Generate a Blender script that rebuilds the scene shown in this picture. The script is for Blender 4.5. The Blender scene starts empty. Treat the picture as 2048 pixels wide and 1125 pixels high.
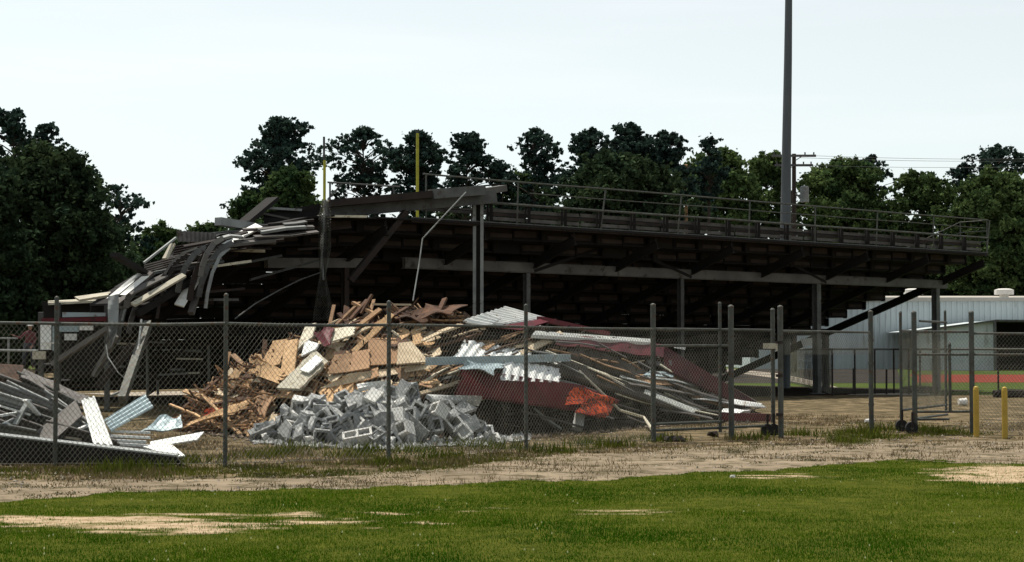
import bpy, math, random
import numpy as np
from mathutils import Vector, Matrix, Quaternion
R = math.radians
rnd = random.Random(7)
nr = np.random.RandomState(11)
scn = bpy.context.scene
col = scn.collection

# ---------------------------------------------------------------- camera
CAMZ, F, A = 1.6, 3400.0, math.atan(136.5/3400.0)
cd = bpy.data.cameras.new("camera"); cam = bpy.data.objects.new("camera", cd); col.objects.link(cam)
cd.sensor_width = 36; cd.lens = 36*F/2048; cd.clip_start = .1; cd.clip_end = 3000
cam.location = (0, 0, CAMZ); cam.rotation_euler = (math.pi/2 + A, 0, 0)
scn.camera = cam
# ---------------------------------------------------------------- sky, sun, exposure
SUN_EL, SUN_AZ = R(69), R(-38)          # azimuth clockwise from +Y (sun beyond the stand, a little left)
w = bpy.data.worlds.new("World"); scn.world = w; w.use_nodes = True
nt = w.node_tree; nt.nodes.clear()
sky = nt.nodes.new('ShaderNodeTexSky'); sky.sky_type = 'NISHITA'; sky.sun_disc = False
sky.sun_elevation = SUN_EL; sky.sun_rotation = SUN_AZ; sky.air_density = 1.0; sky.dust_density = .8; sky.ozone_density = 1.0
hs = nt.nodes.new('ShaderNodeHueSaturation'); hs.inputs['Saturation'].default_value = .22
bg = nt.nodes.new('ShaderNodeBackground'); bg.inputs['Strength'].default_value = 0.110
wo = nt.nodes.new('ShaderNodeOutputWorld')
tg = nt.nodes.new('ShaderNodeTexCoord'); mpg = nt.nodes.new('ShaderNodeMapping'); mpg.inputs['Scale'].default_value = (2, 2, 22)
cn = nt.nodes.new('ShaderNodeTexNoise'); cn.inputs['Scale'].default_value = 1.6; cn.inputs['Detail'].default_value = 7
cr_ = nt.nodes.new('ShaderNodeValToRGB'); cr_.color_ramp.elements[0].position = .48; cr_.color_ramp.elements[1].position = .8
cr_.color_ramp.elements[0].color = (.95, 1.0, .97, 1); cr_.color_ramp.elements[1].color = (1.03, 1.04, 1.02, 1)   # thin high cloud streaks
cm = nt.nodes.new('ShaderNodeMixRGB'); cm.blend_type = 'MULTIPLY'; cm.inputs[0].default_value = 1
nt.links.new(tg.outputs['Generated'], mpg.inputs[0]); nt.links.new(mpg.outputs[0], cn.inputs['Vector']); nt.links.new(cn.outputs[0], cr_.inputs[0])
nt.links.new(sky.outputs[0], hs.inputs['Color']); nt.links.new(hs.outputs[0], cm.inputs[1]); nt.links.new(cr_.outputs[0], cm.inputs[2]); nt.links.new(cm.outputs[0], bg.inputs[0]); nt.links.new(bg.outputs[0], wo.inputs[0])
sd = bpy.data.lights.new("sun", 'SUN'); sun = bpy.data.objects.new("sun", sd); col.objects.link(sun)
sd.energy = 3.9; sd.angle = R(.5); sd.color = (1, .93, .82)
sdir = Vector((math.sin(SUN_AZ)*math.cos(SUN_EL), math.cos(SUN_AZ)*math.cos(SUN_EL), math.sin(SUN_EL)))
sun.rotation_euler = sdir.to_track_quat('Z', 'Y').to_euler(); sun.location = (0, 0, 40)
scn.view_settings.view_transform = 'Standard'; scn.view_settings.look = 'None'
scn.view_settings.exposure = 0.5; scn.view_settings.gamma = 1.0
scn.render.engine = 'CYCLES'

# ---------------------------------------------------------------- helpers
def P(px, py, d):
    """point at depth d (metres) that stands on the sight line of photo pixel px,py"""
    x = (px-1024)/F; v = (562.5-py)/F
    dx, dy, dz = x, math.cos(A)-v*math.sin(A), math.sin(A)+v*math.cos(A)
    s = d/dy
    return Vector((dx*s, d, CAMZ+dz*s))
def G(px, py, z=0.0):
    x = (px-1024)/F; v = (562.5-py)/F
    dy, dz = math.cos(A)-v*math.sin(A), math.sin(A)+v*math.cos(A)
    s = (z-CAMZ)/dz
    return Vector((x*s, dy*s, z))
ca, sa = math.cos(A), math.sin(A)
def to_px(x, y, z=0.0):
    zz = z-CAMZ; fw = y*ca+zz*sa; up = -y*sa+zz*ca
    return 1024+F*x/fw, 562.5-F*up/fw
def ip(tab, x):
    return float(np.interp(x, [a for a, b in tab], [b for a, b in tab]))

WORG = {}
def bb_origin(vs):
    a = np.asarray(vs, dtype=float)
    return Vector(((a[:,0].min()+a[:,0].max())/2, (a[:,1].min()+a[:,1].max())/2, a[:,2].min()))
def mk(name, vs, fs, mats, parent=None, fm=None, smooth=False, org=None):
    vs = np.asarray(vs, dtype=np.float64)
    o3 = org if org is not None else bb_origin(vs)
    me = bpy.data.meshes.new(name)
    me.from_pydata((vs-np.array(o3)).tolist(), [], fs)
    if not isinstance(mats, (list, tuple)): mats = [mats]
    for m in mats: me.materials.append(m)
    if fm is not None: me.polygons.foreach_set('material_index', fm)
    if smooth: me.polygons.foreach_set('use_smooth', [True]*len(me.polygons))
    me.update()
    o = bpy.data.objects.new(name, me); col.objects.link(o)
    WORG[o.name] = Vector(o3)
    if parent is not None:
        o.parent = parent; o.location = Vector(o3)-WORG[parent.name]
    else: o.location = o3
    return o
def mk_fast(name, V, k, mat, parent=None, colors=None):
    """V: (n*k,3) array, every k vertices one face"""
    V = np.asarray(V, dtype=np.float32); n = len(V)//k
    o3 = np.array([(V[:,0].min()+V[:,0].max())/2, (V[:,1].min()+V[:,1].max())/2, V[:,2].min()])
    me = bpy.data.meshes.new(name)
    me.vertices.add(len(V)); me.vertices.foreach_set('co', (V-o3).astype(np.float32).ravel())
    me.loops.add(len(V)); me.loops.foreach_set('vertex_index', np.arange(len(V), dtype=np.int32))
    me.polygons.add(n); me.polygons.foreach_set('loop_start', np.arange(0, len(V), k, dtype=np.int32))
    me.polygons.foreach_set('loop_total', np.full(n, k, dtype=np.int32))
    me.update(calc_edges=True); me.materials.append(mat)
    if colors is not None:
        a = me.color_attributes.new('tint', 'FLOAT_COLOR', 'POINT')
        c = np.ones((len(V), 4), dtype=np.float32); c[:,0] = c[:,1] = c[:,2] = np.repeat(colors, k)
        a.data.foreach_set('color', c.ravel())
    o = bpy.data.objects.new(name, me); col.objects.link(o)
    WORG[o.name] = Vector(o3)
    if parent is not None: o.parent = parent; o.location = Vector(o3)-WORG[parent.name]
    else: o.location = Vector(o3)
    return o
def empty(name, loc, label=None, cat=None, group=None):
    o = bpy.data.objects.new(name, None); col.objects.link(o); o.location = loc
    o.empty_display_size = .3; WORG[o.name] = Vector(loc)
    if label: tag(o, label, cat, group)
    return o
def tag(o, label=None, cat=None, group=None, kind=None):
    if label: o['label'] = label
    if cat: o['category'] = cat
    if group: o['group'] = group
    if kind: o['kind'] = kind
    return o

class MB:
    def __init__(s): s.v = []; s.f = []; s.m = []
    def add(s, vs, fs, mi=0):
        b = len(s.v); s.v += [tuple(p) for p in vs]
        for f in fs: s.f.append([b+i for i in f]); s.m.append(mi)
    def box(s, c, size, rot=None, mi=0):
        M = rot if rot is not None else Matrix.Identity(3)
        x, y, z = [a/2 for a in size]; c = Vector(c)
        vs = [c+M@Vector((i*x, j*y, k*z)) for k in (-1,1) for j in (-1,1) for i in (-1,1)]
        s.add(vs, [(0,2,3,1),(4,5,7,6),(0,1,5,4),(2,6,7,3),(0,4,6,2),(1,3,7,5)], mi)
    def bar(s, p, q, w, h, up=(0,0,1), mi=0):
        p, q = Vector(p), Vector(q); d = (q-p); L = d.length
        if L < 1e-5: return
        d.normalize(); u = Vector(up)
        if abs(d.dot(u)) > .98: u = Vector((0,1,0))
        sd_ = d.cross(u).normalized(); u = sd_.cross(d)
        s.box((p+q)/2, (L, w, h), Matrix((d, sd_, u)).transposed(), mi)
    def ibeam(s, p, q, w, h, up=(0,0,1), t=.02, mi=0):
        p, q = Vector(p), Vector(q); d = (q-p).normalized(); u = Vector(up)
        if abs(d.dot(u)) > .98: u = Vector((0,1,0))
        sd_ = d.cross(u).normalized(); u = sd_.cross(d)
        s.bar(p+u*(h/2), q+u*(h/2), w, t, up, mi); s.bar(p-u*(h/2), q-u*(h/2), w, t, up, mi)
        s.bar(p, q, t, h-t*1.1, up, mi)
    def tube(s, pts, r, n=8, mi=0, cap=True):
        pts = [Vector(p) for p in pts]
        rs = r if isinstance(r, (list, tuple)) else [r]*len(pts)
        vs = []; fs = []; pu = None
        for i, p in enumerate(pts):
            d = (pts[min(i+1, len(pts)-1)]-pts[max(i-1, 0)]).normalized()
            u = Vector((0,0,1)) if abs(d.z) < .9 else Vector((0,1,0))
            if pu is not None: u = pu
            a = d.cross(u).normalized(); u = a.cross(d).normalized(); pu = u
            for k in range(n):
                t = 2*math.pi*k/n; vs.append(p+(a*math.cos(t)+u*math.sin(t))*rs[i])
        for i in range(len(pts)-1):
            for k in range(n):
                fs.append((i*n+k, i*n+(k+1)%n, (i+1)*n+(k+1)%n, (i+1)*n+k))
        if cap: fs.append(tuple(range(n-1,-1,-1))); fs.append(tuple((len(pts)-1)*n+k for k in range(n)))
        s.add(vs, fs, mi)
    def prism(s, pts, off, mi=0):
        n = len(pts); pts = [Vector(p) for p in pts]; off = Vector(off)
        vs = pts+[p+off for p in pts]
        s.add(vs, [tuple(range(n)), tuple(range(2*n-1, n-1, -1))]+[(i, i+n, (i+1)%n+n, (i+1)%n) for i in range(n)], mi)
    def patch(s, c, nu, nv, thick, ribs=0, amp=0, jag=0, warp=0, mi=0, rib_v=False, seed=0):
        """thick curved sheet between 4 corners, ribs run along v"""
        c = [Vector(p) for p in c]
        N = (c[1]-c[0]).cross(c[3]-c[0])
        if N.length < 1e-9: N = Vector((0,0,1))
        N.normalize(); rg = random.Random(seed*31+5); ph = rg.uniform(0, 6)
        Lu = (c[1]-c[0]); Lv = (c[3]-c[0]); top = []; bot = []
        jv0 = [rg.uniform(-jag, jag) for _ in range(nu+1)]; jv1 = [rg.uniform(-jag, jag) for _ in range(nu+1)]
        for j in range(nv+1):
            for i in range(nu+1):
                u, v = i/nu, j/nv
                p = (c[0]*(1-u)+c[1]*u)*(1-v)+(c[3]*(1-u)+c[2]*u)*v
                h = 0
                if ribs:
                    q = (v if rib_v else u)
                    h = max(-1, min(1, 2.2*math.sin(q*ribs*2*math.pi)))*amp
                h += warp*(math.sin(u*4.1+ph)*math.cos(v*3.3+ph)+.5*math.sin(v*7+u*5+ph))
                p = p+N*h
                if j == 0: p = p+Lv*jv0[i]
                if j == nv: p = p+Lv*jv1[i]
                top.append(p); bot.append(p-N*thick)
        n = nu+1; m = len(top); fs = []
        for j in range(nv):
            for i in range(nu):
                a = j*n+i; fs.append((a, a+1, a+n+1, a+n)); fs.append((m+a, m+a+n, m+a+n+1, m+a+1))
        for i in range(nu):
            fs.append((i, m+i, m+i+1, i+1)); a = nv*n+i; fs.append((a, a+1, m+a+1, m+a))
        for j in range(nv):
            a = j*n; fs.append((a, a+n, m+a+n, m+a)); a = j*n+nu; fs.append((a, m+a, m+a+n, a+n))
        s.add(top+bot, fs, mi)
    def build(s, name, mats, parent=None, smooth=False, org=None):
        return mk(name, s.v, s.f, mats, parent, s.m, smooth, org)

# numpy value noise
_lat = nr.rand(256, 256)
def vnoise(x, y):
    xi = np.floor(x).astype(int); yi = np.floor(y).astype(int); fx = x-xi; fy = y-yi
    fx = fx*fx*(3-2*fx); fy = fy*fy*(3-2*fy)
    g = lambda a, b: _lat[a % 256, b % 256]
    return (g(xi,yi)*(1-fx)+g(xi+1,yi)*fx)*(1-fy)+(g(xi,yi+1)*(1-fx)+g(xi+1,yi+1)*fx)*fy
def fbm(x, y, o=4):
    t = 0; a = .5; s_ = 0
    for k in range(o):
        t = t+a*vnoise(x+17.3*k, y+9.1*k); s_ += a; x = x*2.03; y = y*2.03; a *= .55
    return t/s_

# ---------------------------------------------------------------- materials
def mat(name, c1, c2=None, scale=3.0, rough=.8, metal=0.0, bump=0.0, bscale=None, detail=6, stretch=None, c3=None, spots=0.0,
        spec=.3, tint=False, trans=0.0, lo=.35, hi=.65, orand=0.0):
    m = bpy.data.materials.new(name); m.use_nodes = True; t = m.node_tree; n = t.nodes; l = t.links
    b = n['Principled BSDF']; b.inputs['Roughness'].default_value = rough; b.inputs['Metallic'].default_value = metal
    b.inputs['Specular IOR Level'].default_value = spec
    c4 = lambda c: (c[0], c[1], c[2], 1)
    if c2 is None: c2 = tuple(x*.7 for x in c1)
    tc = n.new('ShaderNodeTexCoord'); mp = n.new('ShaderNodeMapping'); l.new(tc.outputs['Object'], mp.inputs[0])
    if stretch: mp.inputs['Scale'].default_value = stretch
    nz = n.new('ShaderNodeTexNoise'); nz.inputs['Scale'].default_value = scale; nz.inputs['Detail'].default_value = detail
    nz.inputs['Roughness'].default_value = .62; l.new(mp.outputs[0], nz.inputs['Vector'])
    rp = n.new('ShaderNodeValToRGB'); rp.color_ramp.elements[0].position = lo; rp.color_ramp.elements[1].position = hi
    rp.color_ramp.elements[0].color = c4(c2); rp.color_ramp.elements[1].color = c4(c1)
    l.new(nz.outputs[0], rp.inputs[0]); out = rp.outputs[0]
    if c3 is not None:
        n3 = n.new('ShaderNodeTexNoise'); n3.inputs['Scale'].default_value = scale*2.7; n3.inputs['Detail'].default_value = 8
        n3.inputs['Roughness'].default_value = .7; l.new(mp.outputs[0], n3.inputs['Vector'])
        r3 = n.new('ShaderNodeValToRGB'); p0 = 1-spots
        r3.color_ramp.elements[0].position = max(0, .3+.4*p0-.04); r3.color_ramp.elements[1].position = min(1, .3+.4*p0+.04)
        r3.color_ramp.elements[0].color = (0,0,0,1); r3.color_ramp.elements[1].color = (1,1,1,1)
        mx = n.new('ShaderNodeMixRGB'); mx.inputs[2].default_value = c4(c3)
        l.new(n3.outputs[0], r3.inputs[0]); l.new(r3.outputs[0], mx.inputs[0]); l.new(out, mx.inputs[1]); out = mx.outputs[0]
    if tint:
        at = n.new('ShaderNodeAttribute'); at.attribute_name = 'tint'
        mm = n.new('ShaderNodeMixRGB'); mm.blend_type = 'MULTIPLY'; mm.inputs[0].default_value = 1
        l.new(out, mm.inputs[1]); l.new(at.outputs['Color'], mm.inputs[2]); out = mm.outputs[0]
    if orand:
        oi = n.new('ShaderNodeObjectInfo'); mr = n.new('ShaderNodeMapRange'); mr.inputs['To Min'].default_value = 1-orand; mr.inputs['To Max'].default_value = 1+orand*.45
        l.new(oi.outputs['Random'], mr.inputs['Value']); mo = n.new('ShaderNodeMixRGB'); mo.blend_type = 'MULTIPLY'; mo.inputs[0].default_value = 1
        l.new(out, mo.inputs[1]); l.new(mr.outputs[0], mo.inputs[2]); out = mo.outputs[0]
    l.new(out, b.inputs['Base Color'])
    if bump:
        bz = n.new('ShaderNodeTexNoise'); bz.inputs['Scale'].default_value = bscale or scale*6; bz.inputs['Detail'].default_value = 6
        l.new(mp.outputs[0], bz.inputs['Vector'])
        bp = n.new('ShaderNodeBump'); bp.inputs['Strength'].default_value = min(1, bump); bp.inputs['Distance'].default_value = .03
        l.new(bz.outputs[0], bp.inputs['Height']); l.new(bp.outputs[0], b.inputs['Normal'])
    if trans:
        tr = n.new('ShaderNodeBsdfTranslucent'); l.new(out, tr.inputs[0]); ms = n.new('ShaderNodeMixShader')
        ms.inputs[0].default_value = trans; l.new(b.outputs[0], ms.inputs[1]); l.new(tr.outputs[0], ms.inputs[2])
        l.new(ms.outputs[0], n['Material Output'].inputs[0])
    return m
M = {}
M['dirt'] = mat('dirt', (.21,.16,.10), (.105,.085,.052), .7, .95, bump=.6, bscale=9, c3=(.07,.058,.035), spots=.48, spec=0.0)
M['path'] = mat('path', (.27,.217,.155), (.165,.134,.096), .8, .95, bump=.6, bscale=14, c3=(.10,.085,.055), spots=.42, spec=0.0)
M['strip'] = mat('strip', (.095,.125,.035), (.06,.085,.02), 2, .95, bump=.5)
M['field'] = mat('field', (.075,.10,.03), (.05,.075,.02), .3, .95, spec=0.0)
M['track'] = mat('track', (.22,.05,.04), (.17,.04,.03), .8, .95, spec=0.0)
M['walk'] = mat('walk', (.36,.31,.25), (.25,.22,.18), 1, .9, spec=.1)
M['grass'] = mat('grass', (.108,.178,.009), (.028,.102,.003), .4, .97, tint=True, trans=.25, lo=.38, hi=.64, detail=7, spec=0.0)
M['weed'] = mat('weed', (.13,.135,.022), (.055,.08,.012), .8, .97, tint=True, trans=.25, spec=0.0)
M['dry'] = mat('dry', (.20,.15,.085), (.11,.085,.045), .8, .97, tint=True, trans=.2, spec=0.0)
M['pine'] = mat('pine', (.050,.080,.062), (.020,.038,.034), .6, .9, tint=True, trans=.2, spec=0.0)
M['oak'] = mat('oak', (.048,.070,.032), (.018,.032,.020), .5, .9, tint=True, trans=.2, spec=0.0)
M['leafy'] = mat('leafy', (.090,.128,.045), (.030,.056,.024), .4, .9, tint=True, trans=.25, spec=0.0)
M['bark'] = mat('bark', (.06,.045,.035), (.03,.024,.02), 4, .95, bump=.5)
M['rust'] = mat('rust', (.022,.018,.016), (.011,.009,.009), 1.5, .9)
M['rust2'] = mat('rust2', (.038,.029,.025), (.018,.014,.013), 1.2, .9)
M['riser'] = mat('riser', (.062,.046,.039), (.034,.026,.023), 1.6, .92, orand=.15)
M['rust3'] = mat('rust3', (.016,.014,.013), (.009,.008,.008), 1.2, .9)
M['beam'] = mat('beam', (.15,.145,.135), (.09,.085,.08), .8, .85, c3=(.045,.036,.03), spots=.25)
M['steel'] = mat('steel', (.115,.12,.115), (.065,.068,.066), 2.5, .65, .15, c3=(.06,.04,.03), spots=.25, orand=.35)
M['pale_steel'] = mat('pale_steel', (.30,.32,.31), (.19,.20,.20), 2, .6, .1, c3=(.11,.09,.075), spots=.22, orand=.25)
M['galv'] = mat('galv', (.10,.108,.095), (.05,.055,.05), 5, .65, .2, c3=(.085,.045,.025), spots=.3)
M['wire'] = mat('wire', (.19,.185,.145), (.10,.10,.08), 3, .7, .05)
M['tin'] = mat('tin', (.84,.85,.82), (.64,.66,.65), 1.8, .5, .0, c3=(.34,.27,.2), spots=.17, orand=.2)
M['tin_blue'] = mat('tin_blue', (.38,.47,.49), (.26,.33,.36), 2, .45, .15, c3=(.18,.16,.14), spots=.2)
M['tin_dark'] = mat('tin_dark', (.13,.12,.112), (.065,.058,.053), 1.5, .65, .1, c3=(.045,.033,.026), spots=.28, orand=.35)
M['maroon'] = mat('maroon', (.125,.010,.019), (.07,.007,.012), 1.2, .6, c3=(.05,.012,.012), spots=.25)
M['orange'] = mat('orange', (.56,.085,.018), (.22,.022,.012), 4.5, .9, bump=.5, bscale=12, c3=(.05,.014,.012), spots=.5, spec=.1)
M['osb'] = mat('osb', (.60,.40,.22), (.42,.26,.13), 9, .85, bump=.3, c3=(.26,.15,.08), spots=.3, orand=.3)
M['ply'] = mat('ply', (.58,.48,.34), (.42,.33,.22), 4, .85, c3=(.26,.19,.12), spots=.2, stretch=(1,1,.3))
M['card'] = mat('card', (.36,.22,.125), (.27,.16,.09), 2, .9)
M['wood'] = mat('wood', (.40,.25,.14), (.22,.13,.07), 5, .9, bump=.3, c3=(.10,.06,.038), spots=.28, stretch=(1,.4,1), orand=.5)
M['wood_dark'] = mat('wood_dark', (.12,.062,.036), (.05,.028,.019), 4, .92, bump=.3, orand=.45)
M['cream'] = mat('cream', (.60,.56,.44), (.44,.41,.33), 3, .8, c3=(.28,.23,.16), spots=.27, orand=.25)
M['conc'] = mat('conc', (.37,.38,.375), (.20,.21,.215), 5, .95, bump=.5, bscale=40, c3=(.64,.63,.6), spots=.3, orand=.5)
M['conc3'] = mat('conc3', (.74,.73,.69), (.55,.55,.53), 5, .95, bump=.5, bscale=30, orand=.2)
M['conc2'] = mat('conc2', (.27,.285,.29), (.18,.19,.2), 5, .95, bump=.6, bscale=30)
M['yellow'] = mat('yellow', (.46,.31,.05), (.36,.24,.04), 3, .6, c3=(.18,.12,.04), spots=.2)
M['goal'] = mat('goal', (.42,.40,.03), (.30,.28,.03), 3, .6)
M['black'] = mat('black', (.02,.02,.02), (.012,.012,.012), 3, .8)
M['bldg'] = mat('bldg', (.50,.55,.56), (.42,.47,.48), .5, .7, stretch=(1,1,.15), c3=(.27,.29,.27), spots=.2)
M['bldg_roof'] = mat('bldg_roof', (.40,.37,.33), (.34,.32,.29), .6, .7)
M['polem'] = mat('polem', (.11,.12,.125), (.07,.075,.08), 1.5, .75, stretch=(1,1,.2))
M['skin'] = mat('skin', (.35,.2,.14), (.3,.17,.12), 4, .6)
M['hat'] = mat('hat', (.75,.73,.68), (.65,.63,.6), 4, .4)
M['shirt'] = mat('shirt', (.14,.04,.05), (.09,.03,.035), 6, .9)
M['jeans'] = mat('jeans', (.05,.055,.07), (.03,.035,.045), 6, .9)

# ---------------------------------------------------------------- ground
mb = MB(); S = 900
mb.add([(-S,-60,0),(S,-60,0),(S,S,0),(-S,S,0)], [(0,1,2,3)])
tag(mb.build('ground', M['dirt'], org=Vector((0,0,0))), kind='structure')
LAWN = [(-400,1030),(0,1010),(240,993),(520,986),(760,976),(1000,969),(1200,964),(1400,950),(1560,940),(1700,933),(1800,926),(1870,930),(2048,934),(2500,945)]
PATHT = [(-400,965),(0,966),(300,961),(560,958),(760,950),(900,938),(1050,917),(1300,905),(1560,893),(1760,890),(2048,884),(2500,880)]
def lawn_y(px): return np.interp(px, [a for a,b in LAWN], [b for a,b in LAWN])
def path_y(px): return np.interp(px, [a for a,b in PATHT], [b for a,b in PATHT])
BARE = [(250,1052,400,26,1.0),(640,1046,170,20,.55),(2010,952,190,26,1.0),(1560,957,120,7,.6),(930,1024,90,7,.62),(720,1056,60,10,.5),(770,1032,60,5,.6),(860,1050,70,6,.45),(60,1045,120,15,.9),(1240,1030,120,8,.3)]
def bare_at(x, y):
    px, py = to_px(x, y); b = np.zeros_like(np.asarray(x, dtype=float))
    for cx, cy, rx, ry, k in BARE:
        q = 1-np.sqrt(((px-cx)/rx)**2+((py-cy)/ry)**2)
        b = np.maximum(b, k*np.clip(q*1.6, 0, 1))
    n = (fbm(x*2.0, y*5.5, 6)-.5)*2.6
    return np.clip((b*1.05+n*1.0-.42)*2.4*np.clip(b*8,0,1), 0, .95)
def cellsheet(name, test, m, z, step, box, attr=None):
    x0, x1, y0, y1 = box
    xs = np.arange(x0, x1, step); ys = np.arange(y0, y1, step)
    X, Y = np.meshgrid(xs, ys); cx = X+step/2; cy = Y+step/2
    keep = test(cx, cy) & (np.abs(cx) < cy*.42+3.5)
    nx = len(xs)+1; ny = len(ys)+1
    VX, VY = np.meshgrid(np.arange(nx)*step+x0, np.arange(ny)*step+y0)
    Z = z+.022*fbm(VX*.9, VY*.9, 4)
    V = np.stack([VX, VY, Z], -1).reshape(-1, 3)
    J, I = np.nonzero(keep); a = J*nx+I
    Fc = np.stack([a, a+1, a+nx+1, a+nx], -1)
    used, inv = np.unique(Fc.ravel(), return_inverse=True); V = V[used]; Fc = inv.reshape(-1, 4)
    me = bpy.data.meshes.new(name); me.vertices.add(len(V)); me.vertices.foreach_set('co', V.astype(np.float32).ravel())
    me.loops.add(Fc.size); me.loops.foreach_set('vertex_index', Fc.ravel().astype(np.int32))
    me.polygons.add(len(Fc)); me.polygons.foreach_set('loop_start', np.arange(0, Fc.size, 4, dtype=np.int32))
    me.polygons.foreach_set('loop_total', np.full(len(Fc), 4, dtype=np.int32)); me.update(calc_edges=True); me.materials.append(m)
    if attr is not None:
        at = me.color_attributes.new('bare', 'FLOAT_COLOR', 'POINT'); c = np.ones((len(V),4), dtype=np.float32)
        b = attr(V[:,0], V[:,1]); c[:,0] = c[:,1] = c[:,2] = b; at.data.foreach_set('color', c.ravel())
    o = bpy.data.objects.new(name, me); col.objects.link(o); tag(o, kind='structure'); return o
def is_lawn(x, y):
    px, py = to_px(x, y); return py > lawn_y(px)+(fbm(x*1.1, y*1.1)-.5)*16+(fbm(x*6, y*6)-.5)*8
def is_path(x, y):
    px, py = to_px(x, y); return (~is_lawn(x, y)) & (py > path_y(px)+(fbm(x*.9+5, y*.9)-.5)*18)
# lawn soil with sandy bare patches
m = M['soil'] = mat('soil', (.08,.085,.015), (.045,.055,.010), 3, .95, bump=.5, bscale=20, spec=0.0)
n_, l_ = m.node_tree.nodes, m.node_tree.links; b_ = n_['Principled BSDF']
src = b_.inputs['Base Color'].links[0].from_socket
at = n_.new('ShaderNodeAttribute'); at.attribute_name = 'bare'
nz = n_.new('ShaderNodeTexNoise'); nz.inputs['Scale'].default_value = 6; nz.inputs['Detail'].default_value = 6
rp = n_.new('ShaderNodeValToRGB'); rp.color_ramp.elements[0].color = (.27,.195,.12,1); rp.color_ramp.elements[1].color = (.43,.33,.225,1)
rp.color_ramp.elements[0].position = .35; rp.color_ramp.elements[1].position = .6
tc = n_.new('ShaderNodeTexCoord'); l_.new(tc.outputs['Object'], nz.inputs['Vector']); l_.new(nz.outputs[0], rp.inputs[0])
mx = n_.new('ShaderNodeMixRGB'); l_.new(at.outputs['Color'], mx.inputs[0]); l_.new(src, mx.inputs[1]); l_.new(rp.outputs[0], mx.inputs[2])
l_.new(mx.outputs[0], b_.inputs['Base Color'])
cellsheet('lawn', is_lawn, m, .012, .08, (-12, 14, 9, 27), bare_at)
cellsheet('dirt_path', is_path, M['path'], .006, .1, (-14, 17, 15, 34))

def blades(name, n, sampler, hmin, hmax, wd, m, label, cat, lean=.5, clump=None):
    x, y = sampler(n); n = len(x)
    h = nr.uniform(hmin, hmax, n)*(.6+.8*fbm(x*1.3, y*1.3)); a = nr.uniform(0, 2*np.pi, n)
    ln = nr.uniform(0, lean, n)*h; la = nr.uniform(0, 2*np.pi, n); W = wd*nr.uniform(.6, 1.4, n)
    V = np.zeros((n, 3, 3)); V[:,0,0] = x-np.cos(a)*W; V[:,0,1] = y-np.sin(a)*W
    V[:,1,0] = x+np.cos(a)*W; V[:,1,1] = y+np.sin(a)*W
    V[:,2,0] = x+np.cos(la)*ln; V[:,2,1] = y+np.sin(la)*ln; V[:,2,2] = h; V[:,:,2] += .008
    o = mk_fast(name, V.reshape(-1,3), 3, m, colors=nr.uniform(.55, 1.35, n))
    return tag(o, label, cat, kind='stuff')
def samp_lawn(n):
    y = 11+15*nr.rand(n)**1.25; x = (nr.rand(n)*2-1)*(y*.335+.8)
    k = is_lawn(x, y) & (nr.rand(n) > bare_at(x, y)*.93)
    return x[k], y[k]
blades('lawn_grass', 620000, samp_lawn, .016, .045, .0045, M['grass'], 'short green mown grass covering the whole foreground', 'grass')
def samp_strip(n):                      # grass strip along the left fence and weeds at the gates
    y = 17+20*nr.rand(n); x = (nr.rand(n)*2-1)*(y*.34+1); px, py = to_px(x, y)
    d = np.zeros(n)
    cen = np.interp(px, [0,300,600,860,1000,1200],[947,943,945,936,920,900]); hw = np.interp(px,[0,500,860,1100,1250],[13,16,15,8,0])
    d = np.maximum(d, np.clip(1.3-np.abs(py-cen)/np.maximum(hw,.01), 0, 1)*(px<1250))
    for cx, cy, rx, ry, k in [(1450,898,160,9,.5),(1740,870,150,10,.9),(1700,888,60,8,.8),(1900,868,110,8,.7),(1080,925,110,8,.5),(1760,850,120,14,.25),(1300,880,60,10,.5)]:
        q = 1-np.sqrt(((px-cx)/rx)**2+((py-cy)/ry)**2); d = np.maximum(d, k*np.clip(q*2, 0, 1))
    k = (nr.rand(n) < d*np.clip((fbm(x*1.6, y*1.6, 5)-.33)*5, 0, 1)); return x[k], y[k]
blades('grass_strip', 420000, samp_strip, .015, .055, .006, M['weed'], 'ragged green grass growing along the foot of the fence', 'grass')
def samp_dry(n):
    y = 17+24*nr.rand(n); x = (nr.rand(n)*2-1)*(y*.34+1); px, py = to_px(x, y)
    q = (fbm(x*.8+3, y*.8, 5)-.47)*8
    k = (~is_lawn(x, y)) & (nr.rand(n) < np.clip(q, 0, 1)*np.where(py > path_y(px), .22, .5)); return x[k], y[k]
blades('dry_weeds', 330000, samp_dry, .02, .09, .006, M['dry'], 'dry yellowish weeds scattered over the bare ground behind the fence', 'weeds', 1.0)
# taller leafy weeds, in clumps
def samp_tall(n):
    cs = [(735,905),(700,915),(1100,905),(1180,890),(925,893),(520,915),(600,900),(400,925),(330,920),(105,925),(1500,880),(1330,882),(880,915),(1010,900),(1600,872),(1720,868),(1760,862),(1850,862),(1880,868),(1690,885),(215,945),(290,940),(770,930),(560,912),(1230,895),(820,905),(1745,878)]
    X = []; Y = []
    for (px, py) in cs:
        g = G(px, py); k = n//len(cs); X.append(nr.normal(g.x, .16+.12*nr.rand(), k)); Y.append(nr.normal(g.y, .3, k))
    return np.concatenate(X), np.concatenate(Y)
blades('tall_weeds', 5200, samp_tall, .05, .20, .010, M['weed'], 'taller green weeds standing in clumps by the fence posts', 'weeds', .8)
def samp_tuft(n):
    X = []; Y = []
    for _ in range(120):
        px = nr.uniform(0, 2048); py = nr.uniform(path_y(px)-12, lawn_y(px)); g = G(px, py); k = n//120
        X.append(nr.normal(g.x, .10, k)); Y.append(nr.normal(g.y, .12, k))
    return np.concatenate(X), np.concatenate(Y)
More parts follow.
